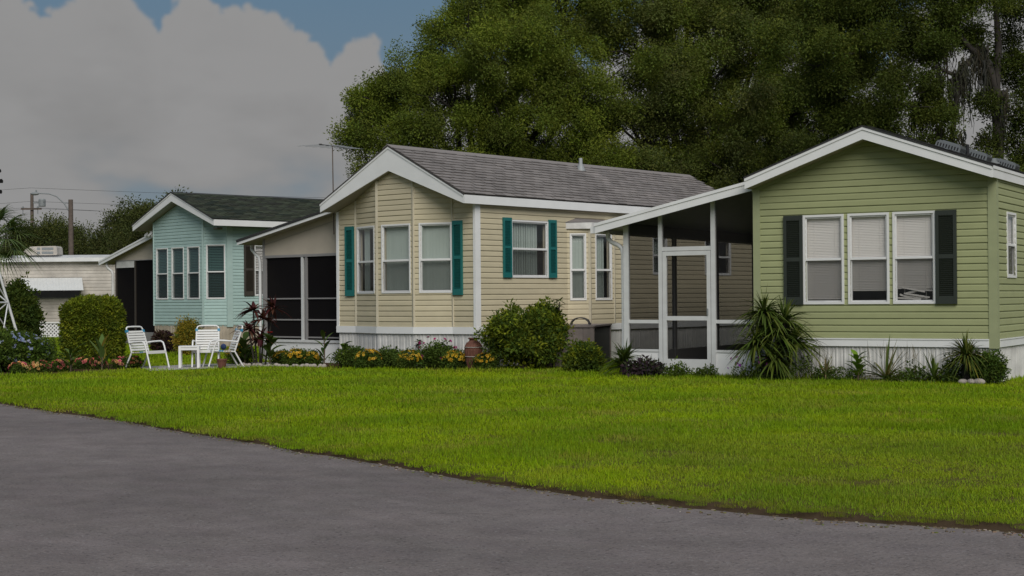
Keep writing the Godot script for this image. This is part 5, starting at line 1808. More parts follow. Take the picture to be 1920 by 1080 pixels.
func build_grass() -> void:
	bare = [PackedVector2Array([Vector2(-7.5, -30.85), Vector2(-6.55, -31.74), Vector2(-4.95, -32.75), Vector2(-4.6, -33.3), Vector2(-5.4, -34.9), Vector2(-7.17, -34.0), Vector2(-8.25, -32.8)]),
		PackedVector2Array([Vector2(-10.6, -29.4), Vector2(-9.0, -30.1), Vector2(-8.1, -31.7), Vector2(-8.2, -33.4), Vector2(-9.0, -34.6), Vector2(-11.2, -35.6), Vector2(-12.8, -35.2), Vector2(-12.6, -31.0)]),
		PackedVector2Array([Vector2(-5.2, -32.95), Vector2(-4.2, -32.0), Vector2(-2.42, -31.05), Vector2(-1.0, -30.45), Vector2(-0.76, -31.0), Vector2(-3.7, -33.6), Vector2(-5.7, -35.3), Vector2(-6.2, -34.6)])]
	var r := RandomNumberGenerator.new()
	r.seed = 404
	var b := MB.new()
	for i in 230:
		var a := r.randf() * TAU
		var q := sqrt(r.randf()) * 0.30
		var lean := Vector3(r.randfn() * 0.45, 1.0, r.randfn() * 0.45).normalized()
		var k := r.randf_range(0.87, 1.13)
		b.col = Color(k * r.randf_range(0.9, 1.15), k, k * 0.9)
		if r.randf() < 0.015: b.col = Color(1.4, 1.05, 2.0)
		b.blade(Vector3(cos(a) * q, -0.005, sin(a) * q), lean, r.randf_range(0.035, 0.11), r.randf_range(0.0035, 0.0075), r.randf_range(0.15, 0.75), 2, 0.15, 2)
	var patch := b.mesh()
	var nz := FastNoiseLite.new()
	nz.seed = 3
	nz.frequency = 0.35
	nz.fractal_octaves = 3
	var dry := FastNoiseLite.new()
	dry.seed = 14
	dry.frequency = 0.9
	dry.fractal_octaves = 3
	var tall := FastNoiseLite.new()
	tall.seed = 77
	tall.frequency = 1.6
	var xs := []
	var cs := []
	var z := -9.0
	while z > -66.0:
		var far := -z
		var step := clampf(far * 0.0155, 0.19, 0.62)
		var x := -0.42 * far - 3.0
		while x < 0.42 * far + 3.0:
			var px := x + r.randf_range(-0.6, 0.6) * step
			var pz := z + r.randf_range(-0.6, 0.6) * step
			x += step
			if not clear_of(px, pz): continue
			var t := nz.get_noise_2d(px, pz)
			var d := dry.get_noise_2d(px, pz)
			var near_edge := clampf((wavy_edge(px) - pz) / 0.5, 0.0, 1.0)
			var bare_spot := d > 0.36 and px > 0.3 and far < 16.0
			if bare_spot and r.randf() < 0.5: continue
			var s := step / 0.30 * r.randf_range(1.0, 1.3)
			var hgt := clampf(0.95 + 0.5 * t + r.randf_range(-0.15, 0.2), 0.5, 1.6) * lerpf(0.75, 1.0, near_edge)
			if px > 1.0 and far < 14.5: hgt *= 0.72
			var c := Color(0.305, 0.43, 0.011).lerp(Color(0.20, 0.315, 0.010), clampf(0.5 + 1.9 * t, 0.0, 1.0))
			if d > 0.16: c = c.lerp(Color(0.36, 0.31, 0.08), clampf((d - 0.16) * 1.5, 0.0, 0.65))
			var clump := tall.get_noise_2d(px, pz)
			if clump > 0.3:
				hgt *= 1.0 + 1.1 * (clump - 0.3)
				c = c.lerp(Color(0.24, 0.37, 0.03), 0.4)
			if px > 1.0 and far < 15.5: c = c.lerp(Color(0.24, 0.29, 0.035), 0.35)
			xs.append(Transform3D(Basis(Vector3.UP, r.randf() * TAU).scaled(Vector3(s, hgt * minf(1.0 + (s - 1.0) * 0.25, 1.35), s)), Vector3(px, 0, pz)))
			cs.append(vary(c, 0.1))
		z -= step
	# tufts that hang over the road edge
	var ex := -14.0
	while ex < 7.0:
		ex += r.randf_range(0.03, 0.09)
		var away := r.randf_range(-0.045, 0.10)
		if away < 0.0 and r.randf() < 0.35: continue
		var c := Color(0.21, 0.29, 0.02)
		var brown := clampf(0.25 + 0.35 * sin(ex * 1.7) + (0.35 if ex > -0.5 and ex < 3.0 else 0.0), 0.0, 0.85) * (1.0 if away < 0.03 else 0.35)
		c = c.lerp(Color(0.17, 0.115, 0.05), brown * r.randf())
		xs.append(Transform3D(Basis(Vector3.UP, r.randf() * TAU).scaled(Vector3(0.26, r.randf_range(0.45, 1.0), 0.26)), Vector3(ex, -0.02 if away < 0.02 else 0.0, wavy_edge(ex) - away)))
		cs.append(vary(c, 0.15))
	var o := multi("lawn_grass", patch, M.grass, xs, cs)
	tag(o, "bright yellow green mown grass covering the lawn", "grass", "", "stuff")

# ------------------------------------------------------------------ the scene
func _ready() -> void:
	rng.seed = 2024
	var cam := Camera3D.new()
	cam.name = "camera"
	cam.position = Vector3(0, 1.46, 0)
	cam.rotation = Vector3(19.0 / 2790.0, 0, -0.008)
	cam.fov = rad_to_deg(2.0 * atan(540.0 / 2790.0))
	cam.near = 0.1
	cam.far = 1500.0
	add_child(cam)
	cam.current = true
	var env := Environment.new()
	env.background_mode = Environment.BG_SKY
	env.sky = make_sky()
	env.background_energy_multiplier = 1.0
	env.tonemap_mode = Environment.TONE_MAPPER_LINEAR
	env.tonemap_exposure = 1.6
	env.sdfgi_enabled = true
	env.ssao_enabled = true
	env.ssil_enabled = true
	var we := WorldEnvironment.new()
	we.name = "world_environment"
	we.environment = env
	add_child(we)
	var sun := DirectionalLight3D.new()
	sun.name = "sun"
	sun.light_energy = 0.5
	sun.light_color = Color(1.0, 0.98, 0.945)
	sun.light_angular_distance = 42.0
	sun.shadow_enabled = true
	add_child(sun)
	sun.look_at_from_position(Vector3(0.16, 0.66, 0.75) * 50.0, Vector3.ZERO)
	make_materials()
	build_ground()
	green_house()
	cream_house()
	teal_house()
	far_house()
	plant_trees()
	garden()
	poles()
	windmill()
	build_grass()

func plant_trees() -> void:
	var ca := leaf_cluster(1, 74, 0.42, 0.094, 0.048)
	var cb := leaf_cluster(2, 66, 0.46, 0.100, 0.046)
	var greens := [Color(0.099, 0.123, 0.026), Color(0.123, 0.158, 0.027), Color(0.152, 0.194, 0.028), Color(0.187, 0.231, 0.033)]
	var olive := [Color(0.097, 0.110, 0.042), Color(0.116, 0.134, 0.045), Color(0.138, 0.162, 0.051), Color(0.154, 0.182, 0.048)]
	var deep := [Color(0.055, 0.071, 0.018), Color(0.071, 0.094, 0.020), Color(0.089, 0.118, 0.023), Color(0.125, 0.157, 0.028)]
	var grp := "large trees behind the houses"
	var V := func(x: float, y: float, z: float) -> Vector3: return Vector3(x, y, z)
	tree("oak_tree", "broad leafy oak directly behind the cream house, its left edge against the clouds", Vector3(-1.0, 0, -53), 4.2, 0.5,
		[[V.call(-4.4, 8.3, -51.5), 1.25], [V.call(-5.1, 7.4, -51), 0.8], [V.call(-4.3, 5.6, -50.5), 0.95], [V.call(-3.3, 9.2, -52), 1.35], [V.call(-3.3, 6.8, -51), 1.6], [V.call(-2.3, 4.8, -50.5), 1.7], [V.call(-1.9, 8.3, -51), 1.7], [V.call(-1.6, 10.5, -53), 1.7],
		[V.call(0.1, 12.4, -53), 2.0], [V.call(0.3, 9.6, -51.5), 2.1], [V.call(-0.2, 6.8, -51), 1.9], [V.call(0.6, 4.7, -50.5), 1.8], [V.call(2.2, 11.7, -53), 2.1], [V.call(2.4, 8.4, -51.5), 2.0], [V.call(2.5, 5.7, -51), 1.8], [V.call(1.2, 14.2, -53.5), 1.8], [V.call(3.2, 14.0, -53.5), 2.0], [V.call(-1.2, 12.9, -54), 1.0]],
		[ca, cb], 230.0, 0.9, greens, grp)
	tree("oak_tree", "tall dense oak behind the gap between cream house and screened porch", Vector3(6.2, 0, -55), 4.0, 0.5,
		[[V.call(4.7, 10.2, -53), 1.9], [V.call(4.6, 13.2, -54), 2.0], [V.call(4.4, 7.2, -52.5), 1.9], [V.call(5.0, 4.5, -52), 1.8], [V.call(6.6, 12.2, -54), 2.1], [V.call(6.8, 9.0, -53), 2.1], [V.call(6.5, 6.0, -52.5), 1.9], [V.call(7.2, 3.8, -52), 1.8],
		[V.call(8.7, 13.3, -54), 2.1], [V.call(8.8, 10.4, -53.5), 2.0], [V.call(8.7, 7.4, -53), 1.9], [V.call(9.4, 4.9, -52.5), 1.9], [V.call(10.6, 8.5, -54), 1.9], [V.call(10.6, 6.0, -53), 1.7], [V.call(10.7, 11.6, -54.5), 2.0]],
		[ca, cb], 230.0, 0.9, olive + greens, grp)
	var moss := []
	for q in [[13.3, 8.0, 1.5], [13.55, 8.35, 1.0], [13.75, 8.5, 1.9], [14.0, 8.7, 1.3], [14.25, 8.6, 1.7], [14.5, 8.2, 1.4], [12.9, 8.1, 1.7], [12.5, 7.6, 1.1], [12.15, 7.0, 1.4], [13.1, 9.2, 1.3], [14.75, 7.4, 1.2], [13.45, 6.1, 0.9], [12.75, 6.4, 1.0]]:
		moss.append([V.call(q[0], q[1], -44.7 + 0.25 * sin(q[0] * 9.0)), q[2], 13, 0.085])
	var oak := tree("moss_oak", "dark oak behind the green house with curved bough and hanging grey moss", Vector3(14.6, 0, -45.0), 7.6, 0.17,
		[[V.call(9.0, 8.2, -44), 1.5], [V.call(9.8, 9.8, -44.5), 1.5], [V.call(10.4, 7.6, -44), 1.4], [V.call(11.3, 8.9, -44.5), 1.4], [V.call(11.5, 7.0, -44), 1.15], [V.call(10.0, 6.2, -44.5), 1.2], [V.call(11.2, 10.6, -45), 1.5], [V.call(12.9, 10.4, -45), 1.4], [V.call(12.7, 8.9, -45), 0.6],
		[V.call(14.7, 10.3, -45), 1.4], [V.call(15.3, 8.4, -45.5), 0.8], [V.call(15.4, 6.6, -44.5), 1.1], [V.call(15.1, 5.2, -44), 0.9], [V.call(15.9, 5.0, -44.5), 1.2], [V.call(12.2, 5.7, -44), 0.65], [V.call(16.4, 8.0, -45), 1.3], [V.call(9.2, 11.6, -45), 1.3], [V.call(10.9, 5.2, -44.5), 1.1], [V.call(13.35, 5.0, -44.5), 0.5], [V.call(12.85, 6.9, -44.6), 0.40], [V.call(13.15, 6.0, -44.6), 0.38], [V.call(14.2, 6.1, -44.6), 0.32], [V.call(13.8, 5.2, -44.4), 0.42], [V.call(14.05, 7.3, -44.8), 0.28], [V.call(13.3, 9.3, -45), 0.6], [V.call(14.2, 9.3, -45), 0.5]],
		[ca, cb], 230.0, 0.85, deep, "", moss, false)
	var bough := MB.new()
	var bp := []
	var br := []
	for q in [[14.62, 4.0, 0.20], [14.66, 6.3, 0.16], [14.6, 7.7, 0.14], [14.4, 8.4, 0.13], [14.05, 8.66, 0.12], [13.7, 8.35, 0.11], [13.42, 7.5, 0.09], [13.3, 6.4, 0.07], [13.1, 5.3, 0.05], [12.95, 4.4, 0.03]]:
		bp.append(Vector3(q[0] - 14.6, q[1], 0.25 + 0.1 * sin(q[1] * 2.0)))
		br.append(q[2])
	bough.tube(bp, br, 8)
	bough.tube([Vector3(0.0, 7.5, 0.25), Vector3(0.15, 9.0, 0.1), Vector3(0.1, 10.4, 0.0)], [0.14, 0.11, 0.06], 7)
	bough.tube([Vector3(-0.55, 8.66, 0.3), Vector3(-1.2, 9.4, 0.2), Vector3(-2.4, 9.9, 0.0), Vector3(-3.6, 9.4, 0.2)], [0.10, 0.08, 0.06, 0.03], 6)
	bough.tube([Vector3(-1.1, 8.0, 0.3), Vector3(-1.8, 8.3, 0.3), Vector3(-2.6, 7.7, 0.4), Vector3(-3.2, 6.9, 0.4)], [0.07, 0.055, 0.04, 0.02], 6)
	put(bough, "bough", M.bark, oak)
	# lower growth in front of the trunks
	var sh := 0
	for q in [[-2.6, 3.0, -49.5, 1.6], [0.6, 2.8, -49.0, 1.7], [3.4, 3.0, -50.0, 1.9], [6.0, 2.9, -50.5, 1.9], [8.6, 3.0, -50.0, 1.9], [10.9, 3.2, -49.0, 1.8], [13.2, 2.7, -49.5, 1.7], [15.6, 2.9, -49.0, 1.8], [4.8, 5.2, -57.5, 2.4], [9.5, 5.4, -58.5, 2.6], [0.8, 6.0, -58.0, 2.6]]:
		var lab: String = ["dense understory tree behind the left end of the cream roof", "dense understory tree behind the middle of the cream roof", "dark understory tree behind the roof vent pipe of the cream house", "dark understory tree behind the far end of the cream roof", "dark understory tree behind the screened porch roof", "understory tree behind the left slope of the green gable", "understory tree behind the ridge of the green house", "understory tree behind the roof vents of the green house", "shaded tree deep behind the gap between the two oaks", "shaded tree deep behind the porch", "shaded tree deep behind the cream ridge"][sh]
		sh += 1
		tree("understory_tree", lab, Vector3(q[0], 0, q[2]), 1.6, 0.14, [[Vector3(q[0], q[1], q[2]), q[3]], [Vector3(q[0] - 1.0, q[1] - 1.2, q[2]), q[3] * 0.8], [Vector3(q[0] + 1.0, q[1] - 1.1, q[2] + 0.3), q[3] * 0.8]], [ca, cb], 200.0, 0.9, deep, "understory trees behind the roofs")
	# far row on the left
	var fgreen := [Color(0.06, 0.072, 0.028), Color(0.08, 0.095, 0.03), Color(0.10, 0.12, 0.035)]
	var k := 0
	for q in [[-37.5, 3.0, -100.0, 2.4], [-32.8, 3.0, -97.0, 2.6], [-29.2, 4.5, -93.0, 2.1], [-26.5, 3.9, -91.0, 2.2], [-22.9, 5.1, -92.0, 2.4], [-20.4, 5.3, -88.0, 2.3], [-17.2, 3.8, -92.0, 2.4]]:
		var lab: String = ["leftmost far tree behind the trailer, half hidden by palm", "far tree behind the cooling unit of the trailer", "tall far tree just left of the street lamp pole", "far tree right behind the street lamp pole", "far tree with ragged top between street lamp pole and aqua house", "far tree with bare twigs sticking up beside the aqua gable", "low far tree hidden mostly by the aqua house"][k]
		k += 1
		var lobes := [[Vector3(q[0], q[1], q[2]), q[3]], [Vector3(q[0] - 1.6, q[1] - 1.5, q[2] + 1.0), q[3] * 0.85], [Vector3(q[0] + 1.7, q[1] - 1.6, q[2] + 0.6), q[3] * 0.85], [Vector3(q[0] + 0.5, q[1] + 1.4, q[2]), q[3] * 0.42], [Vector3(q[0] - 1.1, q[1] + 1.0, q[2]), q[3] * 0.36], [Vector3(q[0] + 1.5, q[1] + 0.9, q[2]), q[3] * 0.36], [Vector3(q[0], q[1] - 3.0, q[2] + 1.2), q[3] * 0.9]]
		tree("far_tree", lab, Vector3(q[0], 0, q[2]), 2.0, 0.2, lobes, [ca, cb], 75.0, 1.5, fgreen, "row of far trees behind the trailer")

func garden() -> void:
	palm(Vector3(-15.7, 0, -45.0), 3.4)
	var small := leaf_cluster(11, 30, 0.13, 0.075, 0.034)
	var tiny := leaf_cluster(12, 30, 0.10, 0.05, 0.024)
	var broad := leaf_cluster(13, 26, 0.16, 0.11, 0.05)
	var fresh := [Color(0.15, 0.195, 0.02), Color(0.10, 0.135, 0.018), Color(0.22, 0.25, 0.022)]
	var dark := [Color(0.05, 0.08, 0.018), Color(0.065, 0.10, 0.02), Color(0.09, 0.12, 0.02)]
	var mid := [Color(0.075, 0.12, 0.022), Color(0.10, 0.15, 0.025), Color(0.055, 0.09, 0.02)]
	# left bed
	bush("clipped_hedge", "clipped rounded hedge block in front of the trailer", "hedge", Vector3(-10.50, 0, -37.3), Vector3(0.62, 0.74, 0.62), 3000, small, 1.0, fresh, "", 5.0, null, 0.72, 0.0, 0.04)
	bush("shrub", "loose dark evergreen shrub between the white tower and the trailer", "shrub", Vector3(-13.45, 0, -40.0), Vector3(0.66, 0.92, 0.7), 1000, broad, 1.0, dark, "", 2.4, null, 0.5, 0.0, 0.2)
	var pl := bush("plumbago", "sprawling shrub with pale blue flowers at the foot of the white tower", "shrub", Vector3(-10.75, 0, -31.4), Vector3(0.98, 0.38, 0.75), 1000, small, 1.0, mid, "", 2.2, null, 0.5, 0.0, 0.22)
	blossoms(pl, Vector3(0.98, 0.40, 0.75), 75, 0.030, [Color(0.30, 0.35, 0.52), Color(0.38, 0.43, 0.58)], "flowers", 2.2, -0.4, 5)
	var fcol := [Color(0.60, 0.16, 0.15), Color(0.68, 0.34, 0.17), Color(0.72, 0.46, 0.20), Color(0.58, 0.15, 0.18)]
	var fpos := [[-9.93, -29.95], [-9.69, -30.5], [-9.4, -30.95], [-9.25, -32.1], [-8.97, -32.2], [-8.5, -32.3], [-8.33, -32.6]]
	var flab := ["leftmost clump of coral and yellow bedding flowers", "coral and yellow flower clump second from the left of the bed", "small red and orange flower clump beside the spiky lily", "coral flower clump in front of the clipped hedge", "orange flower clump just right of the clipped hedge", "coral flower clump left of the front leg of the first chair", "red flower clump touching the front leg of the first chair"]
	for i in 7:
		var t := bush("flower_clump", flab[i], "flowers", Vector3(fpos[i][0], 0, fpos[i][1]), Vector3(0.19, 0.10, 0.17), 60, tiny, 0.9, mid, "coral bedding flowers in the left bed")
		blossoms(t, Vector3(0.19, 0.12, 0.17), 26, 0.045, fcol if i != 2 else [fcol[0], fcol[1]])
	broad_plant("canna_lily", "green lily plant with narrow leaves and a faded flower spike left of the hedge", "plant", Vector3(-9.12, 0, -30.7), 0.50, 14, 0.48, 0.075, [Color(0.10, 0.16, 0.035), Color(0.08, 0.13, 0.035)], "", 0.9, 0.3)
	broad_plant("canna_lily", "tall lily with one broad yellowing leaf in front of the hedge", "plant", Vector3(-8.75, 0, -31.7), 0.60, 9, 0.50, 0.13, [Color(0.09, 0.15, 0.04), Color(0.11, 0.16, 0.04), Color(0.30, 0.26, 0.06)], "", 0.45, 0.12)
	# chairs and table
	var c1 := lawn_chair()
	c1.position = Vector3(-7.93, 0.012, -32.25)
	c1.rotation.y = 1.02
	c1.scale = Vector3.ONE * 0.94
	c1.set_meta("label", "white strap lawn chair on its own at the left, angled to the right")
	copy_of(c1, "white strap lawn chair seen from the front behind the small table", Vector3(-6.72, 0.012, -32.7), 0.12, 0.94)
	copy_of(c1, "white strap lawn chair turned left, with its back to the flower bed", Vector3(-6.33, 0.012, -32.6), -1.15, 0.94)
	side_table(Vector3(-7.02, 0.012, -32.35), 0.15)
	var cu := MB.new()
	cu.ball(Vector3(0, 0.06, 0), Vector3(0.13, 0.07, 0.06), 6, 12)
	var cush := put(cu, "cushion", M.cushion, self, Transform3D(Basis(Vector3.UP, -1.15), Vector3(-6.33, 0.385, -32.6)))
	tag(cush, "small blue cushion lying on the chair that faces left", "cushion")
	var po := MB.new()
	po.lathe([[0.0, 0.0], [0.10, 0.0], [0.135, 0.20], [0.15, 0.20], [0.15, 0.24], [0.125, 0.24], [0.12, 0.21], [0.0, 0.20]], 16)
	tag(put(po, "flower_pot", M.terracotta, self, Transform3D(Basis.IDENTITY, Vector3(-6.25, 0.012, -32.0)).scaled_local(Vector3.ONE * 0.8)), "small brown flower pot on the paving beneath the chairs", "pot")
	bush("croton", "yellow green croton bush standing against the beige skirting behind the table", "shrub", Vector3(-8.6, 0, -39.5), Vector3(0.30, 0.46, 0.28), 380, tiny, 1.3, [Color(0.30, 0.24, 0.03), Color(0.14, 0.17, 0.03), Color(0.38, 0.28, 0.04)], "", 2.0)
	bush("purple_plant", "small dark purple leaved plant against the beige skirting behind first chair", "plant", Vector3(-9.7, 0, -41.5), Vector3(0.26, 0.28, 0.25), 120, broad, 0.9, [Color(0.05, 0.025, 0.03), Color(0.07, 0.05, 0.03)])
	# bed before the sunroom
	rosette("ti_plant", "tall dark red ti plant in front of the aqua house corner", "plant", Vector3(-5.62, 0, -33.0), [Vector3(-0.12, 1.22, 0), Vector3(0.12, 1.02, 0.05), Vector3(0.30, 1.26, -0.1), Vector3(-0.2, 0.8, 0.1), Vector3(0.05, 0.6, 0.1)], 26, 0.42, 0.075, [Color(0.055, 0.018, 0.02), Color(0.085, 0.03, 0.03), Color(0.11, 0.05, 0.035)], "", 0.35, 0.022)
	var cr := broad_plant("canna_plant", "big leaved canna with a red flower beside the ti plant", "plant", Vector3(-5.35, 0, -32.8), 0.72, 13, 0.55, 0.17, [Color(0.055, 0.09, 0.025), Color(0.075, 0.12, 0.025)], "", 0.75, 0.4)
	var rf := MB.new()
	for k in 9:
		rf.blade(Vector3(0, 0.72, 0), Vector3(sin(k * 2.4), 0.9, cos(k * 2.4)).normalized(), 0.12, 0.07, 0.4, 3, 0.2, 1)
	put(rf, "flower", mat(lin(0.55, 0.02, 0.015), 0.6), cr)
	broad_plant("canna_plant", "broad green canna leaves left of the ti plant behind the chair", "plant", Vector3(-6.05, 0, -33.6), 0.70, 11, 0.5, 0.2, [Color(0.06, 0.10, 0.022), Color(0.08, 0.13, 0.025)], "", 0.7, 0.45)
	var co := broad_plant("canna_plant", "slender canna with an orange flower in front of the dark screens", "plant", Vector3(-4.12, 0, -32.5), 0.78, 7, 0.42, 0.10, [Color(0.07, 0.11, 0.025)], "", 0.6, 0.3)
	var of_ := MB.new()
	for k in 9:
		of_.blade(Vector3(0, 0.70, 0), Vector3(sin(k * 2.4) * 0.7, 1.0, cos(k * 2.4) * 0.7).normalized(), 0.10, 0.05, 0.3, 3, 0.2, 1)
	put(of_, "flower", mat(lin(0.50, 0.09, 0.02), 0.6), co)
	var ycol := [Color(0.58, 0.38, 0.03), Color(0.64, 0.45, 0.06), Color(0.50, 0.31, 0.03)]
	var ml := [[-6.2, -33.9, 0.30, "yellow chrysanthemum clump behind the right chair"], [-5.15, -33.2, 0.2, "yellow chrysanthemum clump right of the red canna"], [-4.75, -32.7, 0.24, "full yellow chrysanthemum clump below the dark screens"], [-4.42, -32.7, 0.2, "yellow chrysanthemum clump left of the orange canna"], [-3.02, -31.2, 0.26, "yellow chrysanthemum clump below the left bay window"], [-2.15, -31.0, 0.25, "yellow chrysanthemum clump below the middle bay window"], [-1.20, -30.8, 0.24, "yellow chrysanthemum clump just left of the urn"], [-0.55, -30.35, 0.22, "yellow chrysanthemum clump just right of the urn"]]
	for q in ml:
		var t := bush("chrysanthemum", q[3], "flowers", Vector3(q[0], 0, q[1]), Vector3(q[2], q[2] * 0.72, q[2]), 110, tiny, 1.0, mid, "yellow chrysanthemums along the houses")
		blossoms(t, Vector3(q[2], q[2] * 0.76, q[2]), 70, 0.040, ycol, "blossoms", 2.0, 0.05)
	var r1 := bush("rose_shrub", "leafy shrub with yellow clumps either side under the left bay window", "shrub", Vector3(-3.45, 0, -31.95), Vector3(0.30, 0.19, 0.24), 170, tiny, 1.2, mid, "", 2.0, null, 0.4, 0.0, 0.3)
	bush("rose_shrub", "leafy shrub between the first two yellow clumps under the bay", "shrub", Vector3(-2.62, 0, -31.55), Vector3(0.36, 0.16, 0.22), 190, tiny, 1.2, mid, "", 2.0, null, 0.4, 0.0, 0.3)
	var r3 := bush("rose_shrub", "shrub with magenta flowers under the right bay window", "shrub", Vector3(-1.62, 0, -31.2), Vector3(0.36, 0.23, 0.24), 210, tiny, 1.2, mid, "", 2.0, null, 0.4, 0.0, 0.3)
	blossoms(r3, Vector3(0.44, 0.33, 0.3), 22, 0.045, [Color(0.36, 0.02, 0.13), Color(0.48, 0.04, 0.22)], "flowers", 2.0, -0.5)
	broad_plant("sprout_plant", "young broad leaved plant before the split skirting panel", "plant", Vector3(-3.62, 0, -32.1), 0.62, 9, 0.3, 0.17, [Color(0.07, 0.13, 0.02), Color(0.09, 0.15, 0.02)], "", 0.8, 0.4)
	rosette("rose_cane", "single tall thin leafy cane before the skirting under the bay", "plant", Vector3(-2.0, 0, -31.6), [Vector3(0, 0.45, 0), Vector3(0.02, 0.33, 0), Vector3(0.0, 0.55, 0), Vector3(0, 0.22, 0)], 9, 0.10, 0.05, [Color(0.05, 0.085, 0.02), Color(0.08, 0.05, 0.03)], "", 0.3, 0.010)
	urn(Vector3(-0.80, 0, -30.5))
	# long side of the cream house
	bush("viburnum", "broad lower glossy green shrub right of the terracotta urn", "shrub", Vector3(0.22, 0, -30.45), Vector3(0.70, 0.46, 0.5), 820, small, 1.1, fresh + mid, "", 2.0, null, 0.4, 0.20, 0.40)
	bush("viburnum", "taller glossy green shrub reaching up the cream wall beside the plywood enclosure", "shrub", Vector3(0.66, 0, -30.85), Vector3(0.36, 0.38, 0.36), 380, small, 1.1, fresh + mid, "", 2.0, null, 0.4, 0.50, 0.3)
	rosette("viburnum_shoot", "upright leafy shoot sticking out of the top of the glossy shrub", "plant", Vector3(0.78, 0, -30.9), [Vector3(0.10, 1.02, 0), Vector3(0.14, 1.14, 0), Vector3(0.18, 1.26, 0), Vector3(0.21, 1.38, 0)], 9, 0.14, 0.05, [Color(0.09, 0.14, 0.02), Color(0.13, 0.17, 0.025)], "", 0.2, 0.014)
	plywood_box()
	bush("shrub", "small leafy shrub in the grass before the plywood enclosure", "shrub", Vector3(1.36, 0, -29.0), Vector3(0.32, 0.25, 0.28), 300, small, 0.85, fresh + mid, "", 2.0, null, 0.4, 0.0, 0.3)
	rosette("spiky_plant", "spiky green rosette beside the first porch post", "plant", Vector3(2.05, 0, -27.75), [Vector3(0, 0.16, 0), Vector3(0.05, 0.3, 0)], 60, 0.52, 0.04, [Color(0.06, 0.095, 0.022), Color(0.09, 0.125, 0.028)], "", 0.25)
	bush("purple_plant", "low purple leaved plant spreading below the left porch panel", "plant", Vector3(2.50, 0, -27.35), Vector3(0.34, 0.12, 0.22), 90, broad, 0.75, [Color(0.045, 0.03, 0.042), Color(0.06, 0.04, 0.052), Color(0.05, 0.06, 0.03)], "", 2.0, null, 0.3, 0.0, 0.3)
	weeds("thin weeds growing at the porch door step", Vector3(2.97, 0, -27.15), Vector3(0.26, 0.13, 0.15), 150, 26, small, mid)
	weeds("thin weeds right of the porch door", Vector3(3.50, 0, -26.9), Vector3(0.2, 0.09, 0.12), 150, 26, small, mid)
	# along the green house
	rosette("dragon_plant", "huge spiky clump of strap leaves at the left corner of the green house", "plant", Vector3(4.55, 0, -26.0), [Vector3(-0.15, 1.15, 0), Vector3(0.2, 1.0, 0.05), Vector3(-0.3, 0.62, 0.1), Vector3(0.34, 0.62, 0.1), Vector3(0.0, 0.35, 0.2), Vector3(0.05, 0.75, 0.15), Vector3(-0.1, 0.9, -0.1)], 105, 0.62, 0.042, [Color(0.055, 0.085, 0.018), Color(0.075, 0.11, 0.02), Color(0.10, 0.13, 0.026)], "", 0.42, 0.045)
	var pf := weeds("weedy undergrowth with small purple flowers at the foot of the spiky clump", Vector3(4.22, 0, -26.05), Vector3(0.42, 0.2, 0.3), 150, 26, small, mid)
	blossoms(pf, Vector3(0.44, 0.24, 0.32), 16, 0.035, [Color(0.30, 0.06, 0.34)], "flowers", 2.0, -0.2)
	weeds("weedy undergrowth right of the spiky clump under the green wall", Vector3(5.02, 0, -25.75), Vector3(0.48, 0.19, 0.28), 150, 26, small, mid)
	rosette("flax_plant", "wispy pale leaved tuft left of the bright young tree", "plant", Vector3(5.38, 0, -25.6), [Vector3(0, 0.04, 0)], 46, 0.62, 0.030, [Color(0.17, 0.17, 0.07), Color(0.12, 0.15, 0.04), Color(0.24, 0.19, 0.10)], "striped strap leaved tufts along the green house", 0.35)
	broad_plant("young_tree", "bright green young broad leaved plant before the white skirting", "plant", Vector3(5.88, 0, -25.38), 0.50, 17, 0.30, 0.10, [Color(0.12, 0.22, 0.02), Color(0.15, 0.25, 0.025)], "", 0.9, 0.25)
	rosette("flax_plant", "large tuft of long striped strap leaves right of the bright young tree", "plant", Vector3(6.30, 0, -25.1), [Vector3(0, 0.04, 0)], 54, 0.80, 0.046, [Color(0.17, 0.18, 0.07), Color(0.10, 0.14, 0.04), Color(0.22, 0.19, 0.09)], "striped strap leaved tufts along the green house", 0.22)
	rosette("flax_plant", "green strap leaved tuft next to the small round spiky plant", "plant", Vector3(6.98, 0, -24.66), [Vector3(0, 0.04, 0)], 54, 0.62, 0.042, [Color(0.10, 0.15, 0.03), Color(0.13, 0.18, 0.035)], "striped strap leaved tufts along the green house", 0.28)
	weeds("weeds and seed stalks between the two striped tufts", Vector3(6.62, 0, -24.92), Vector3(0.4, 0.15, 0.22), 150, 26, small, mid)
	weeds("weeds below the second window of the green house", Vector3(5.62, 0, -25.5), Vector3(0.45, 0.12, 0.2), 150, 26, small, mid)
	# thin seed stalks
	var st := MB.new()
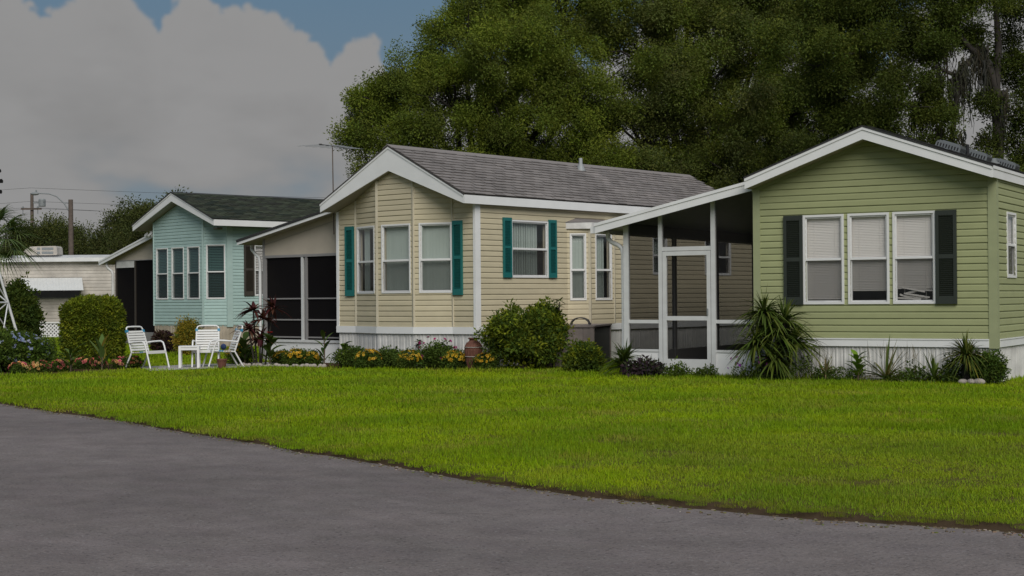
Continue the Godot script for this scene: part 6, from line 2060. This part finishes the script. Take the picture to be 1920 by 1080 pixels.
	for k in 26:
		var bx := Vector3(lerpf(5.0, 7.0, rng.randf()), 0, 0)
		bx.z = -25.95 + (bx.x - 5.0) * 0.60 + rng.randf_range(-0.05, 0.2)
		var d := Vector3(rng.randfn() * 0.25, 1.0, rng.randfn() * 0.2).normalized()
		st.col = vary(Color(0.16, 0.14, 0.07), 0.2)
		st.blade(bx, d, rng.randf_range(0.35, 0.85), 0.008, 0.15, 4, 0.3, 2)
		for q in 3:
			st.blade(bx + d * 0.4, rnd_dir() + Vector3.UP, rng.randf_range(0.08, 0.25), 0.007, 0.2, 3, 0.3, 2)
	var so := put(st, "seed_stalks", M.leaf)
	tag(so, "thin dry grass seed stalks standing before the white skirting", "weeds", "", "stuff")
	rosette("spiky_plant", "round spiky plant on a short trunk near the right corner", "plant", Vector3(7.42, 0, -24.38), [Vector3(0, 0.46, 0), Vector3(0.02, 0.40, 0.02)], 130, 0.50, 0.028, [Color(0.055, 0.085, 0.02), Color(0.08, 0.11, 0.022), Color(0.14, 0.14, 0.03)], "", 0.4, 0.07)
	bush("shrub", "small leafy shrub against the right corner of the white skirting", "shrub", Vector3(7.76, 0, -24.24), Vector3(0.24, 0.24, 0.22), 180, tiny, 1.1, mid, "", 2.0, null, 0.4, 0.0, 0.25)
	weeds("leafy weeds left of the round spiky plant", Vector3(7.20, 0, -24.52), Vector3(0.22, 0.2, 0.2), 150, 26, small, mid)
	var slab := ["leftmost of the three pale edging stones by the spiky plant", "middle pale stone of the three by the spiky plant", "rightmost of the three pale stones by the spiky plant"]
	for k in 3:
		var b := MB.new()
		b.ball(Vector3(0, 0.045, 0), Vector3(0.085, 0.048, 0.06) * (1.0 + 0.12 * k), 6, 9)
		tag(put(b, "stone", M.stone, self, Transform3D(Basis(Vector3.UP, k * 1.3), Vector3(7.30 + 0.115 * k, 0, -24.14 + 0.05 * k))), slab[k], "stone", "pale stones by the spiky plant")
	var eb := MB.new()
	eb.ball(Vector3(0, 0.03, 0), Vector3(0.075, 0.055, 0.06), 5, 8)
	var em := eb.mesh()
	for k in 26:
		var u := k / 25.0
		var at := Vector3(lerpf(-6.05, -4.05, u), 0.0, lerpf(-33.0, -32.0, u)) + Vector3(0, 0, rng.randf_range(-0.03, 0.03))
		tag(put(em, "edging_stone", M.stone, self, Transform3D(rnd_basis(1.0).orthonormalized().scaled(Vector3.ONE * rng.randf_range(0.7, 1.1)), at)), "whitish round edging stone in the row before the flower bed", "stone", "white edging stones of the flower bed")
	antenna(Vector3(-4.08, 4.15, -34.0))
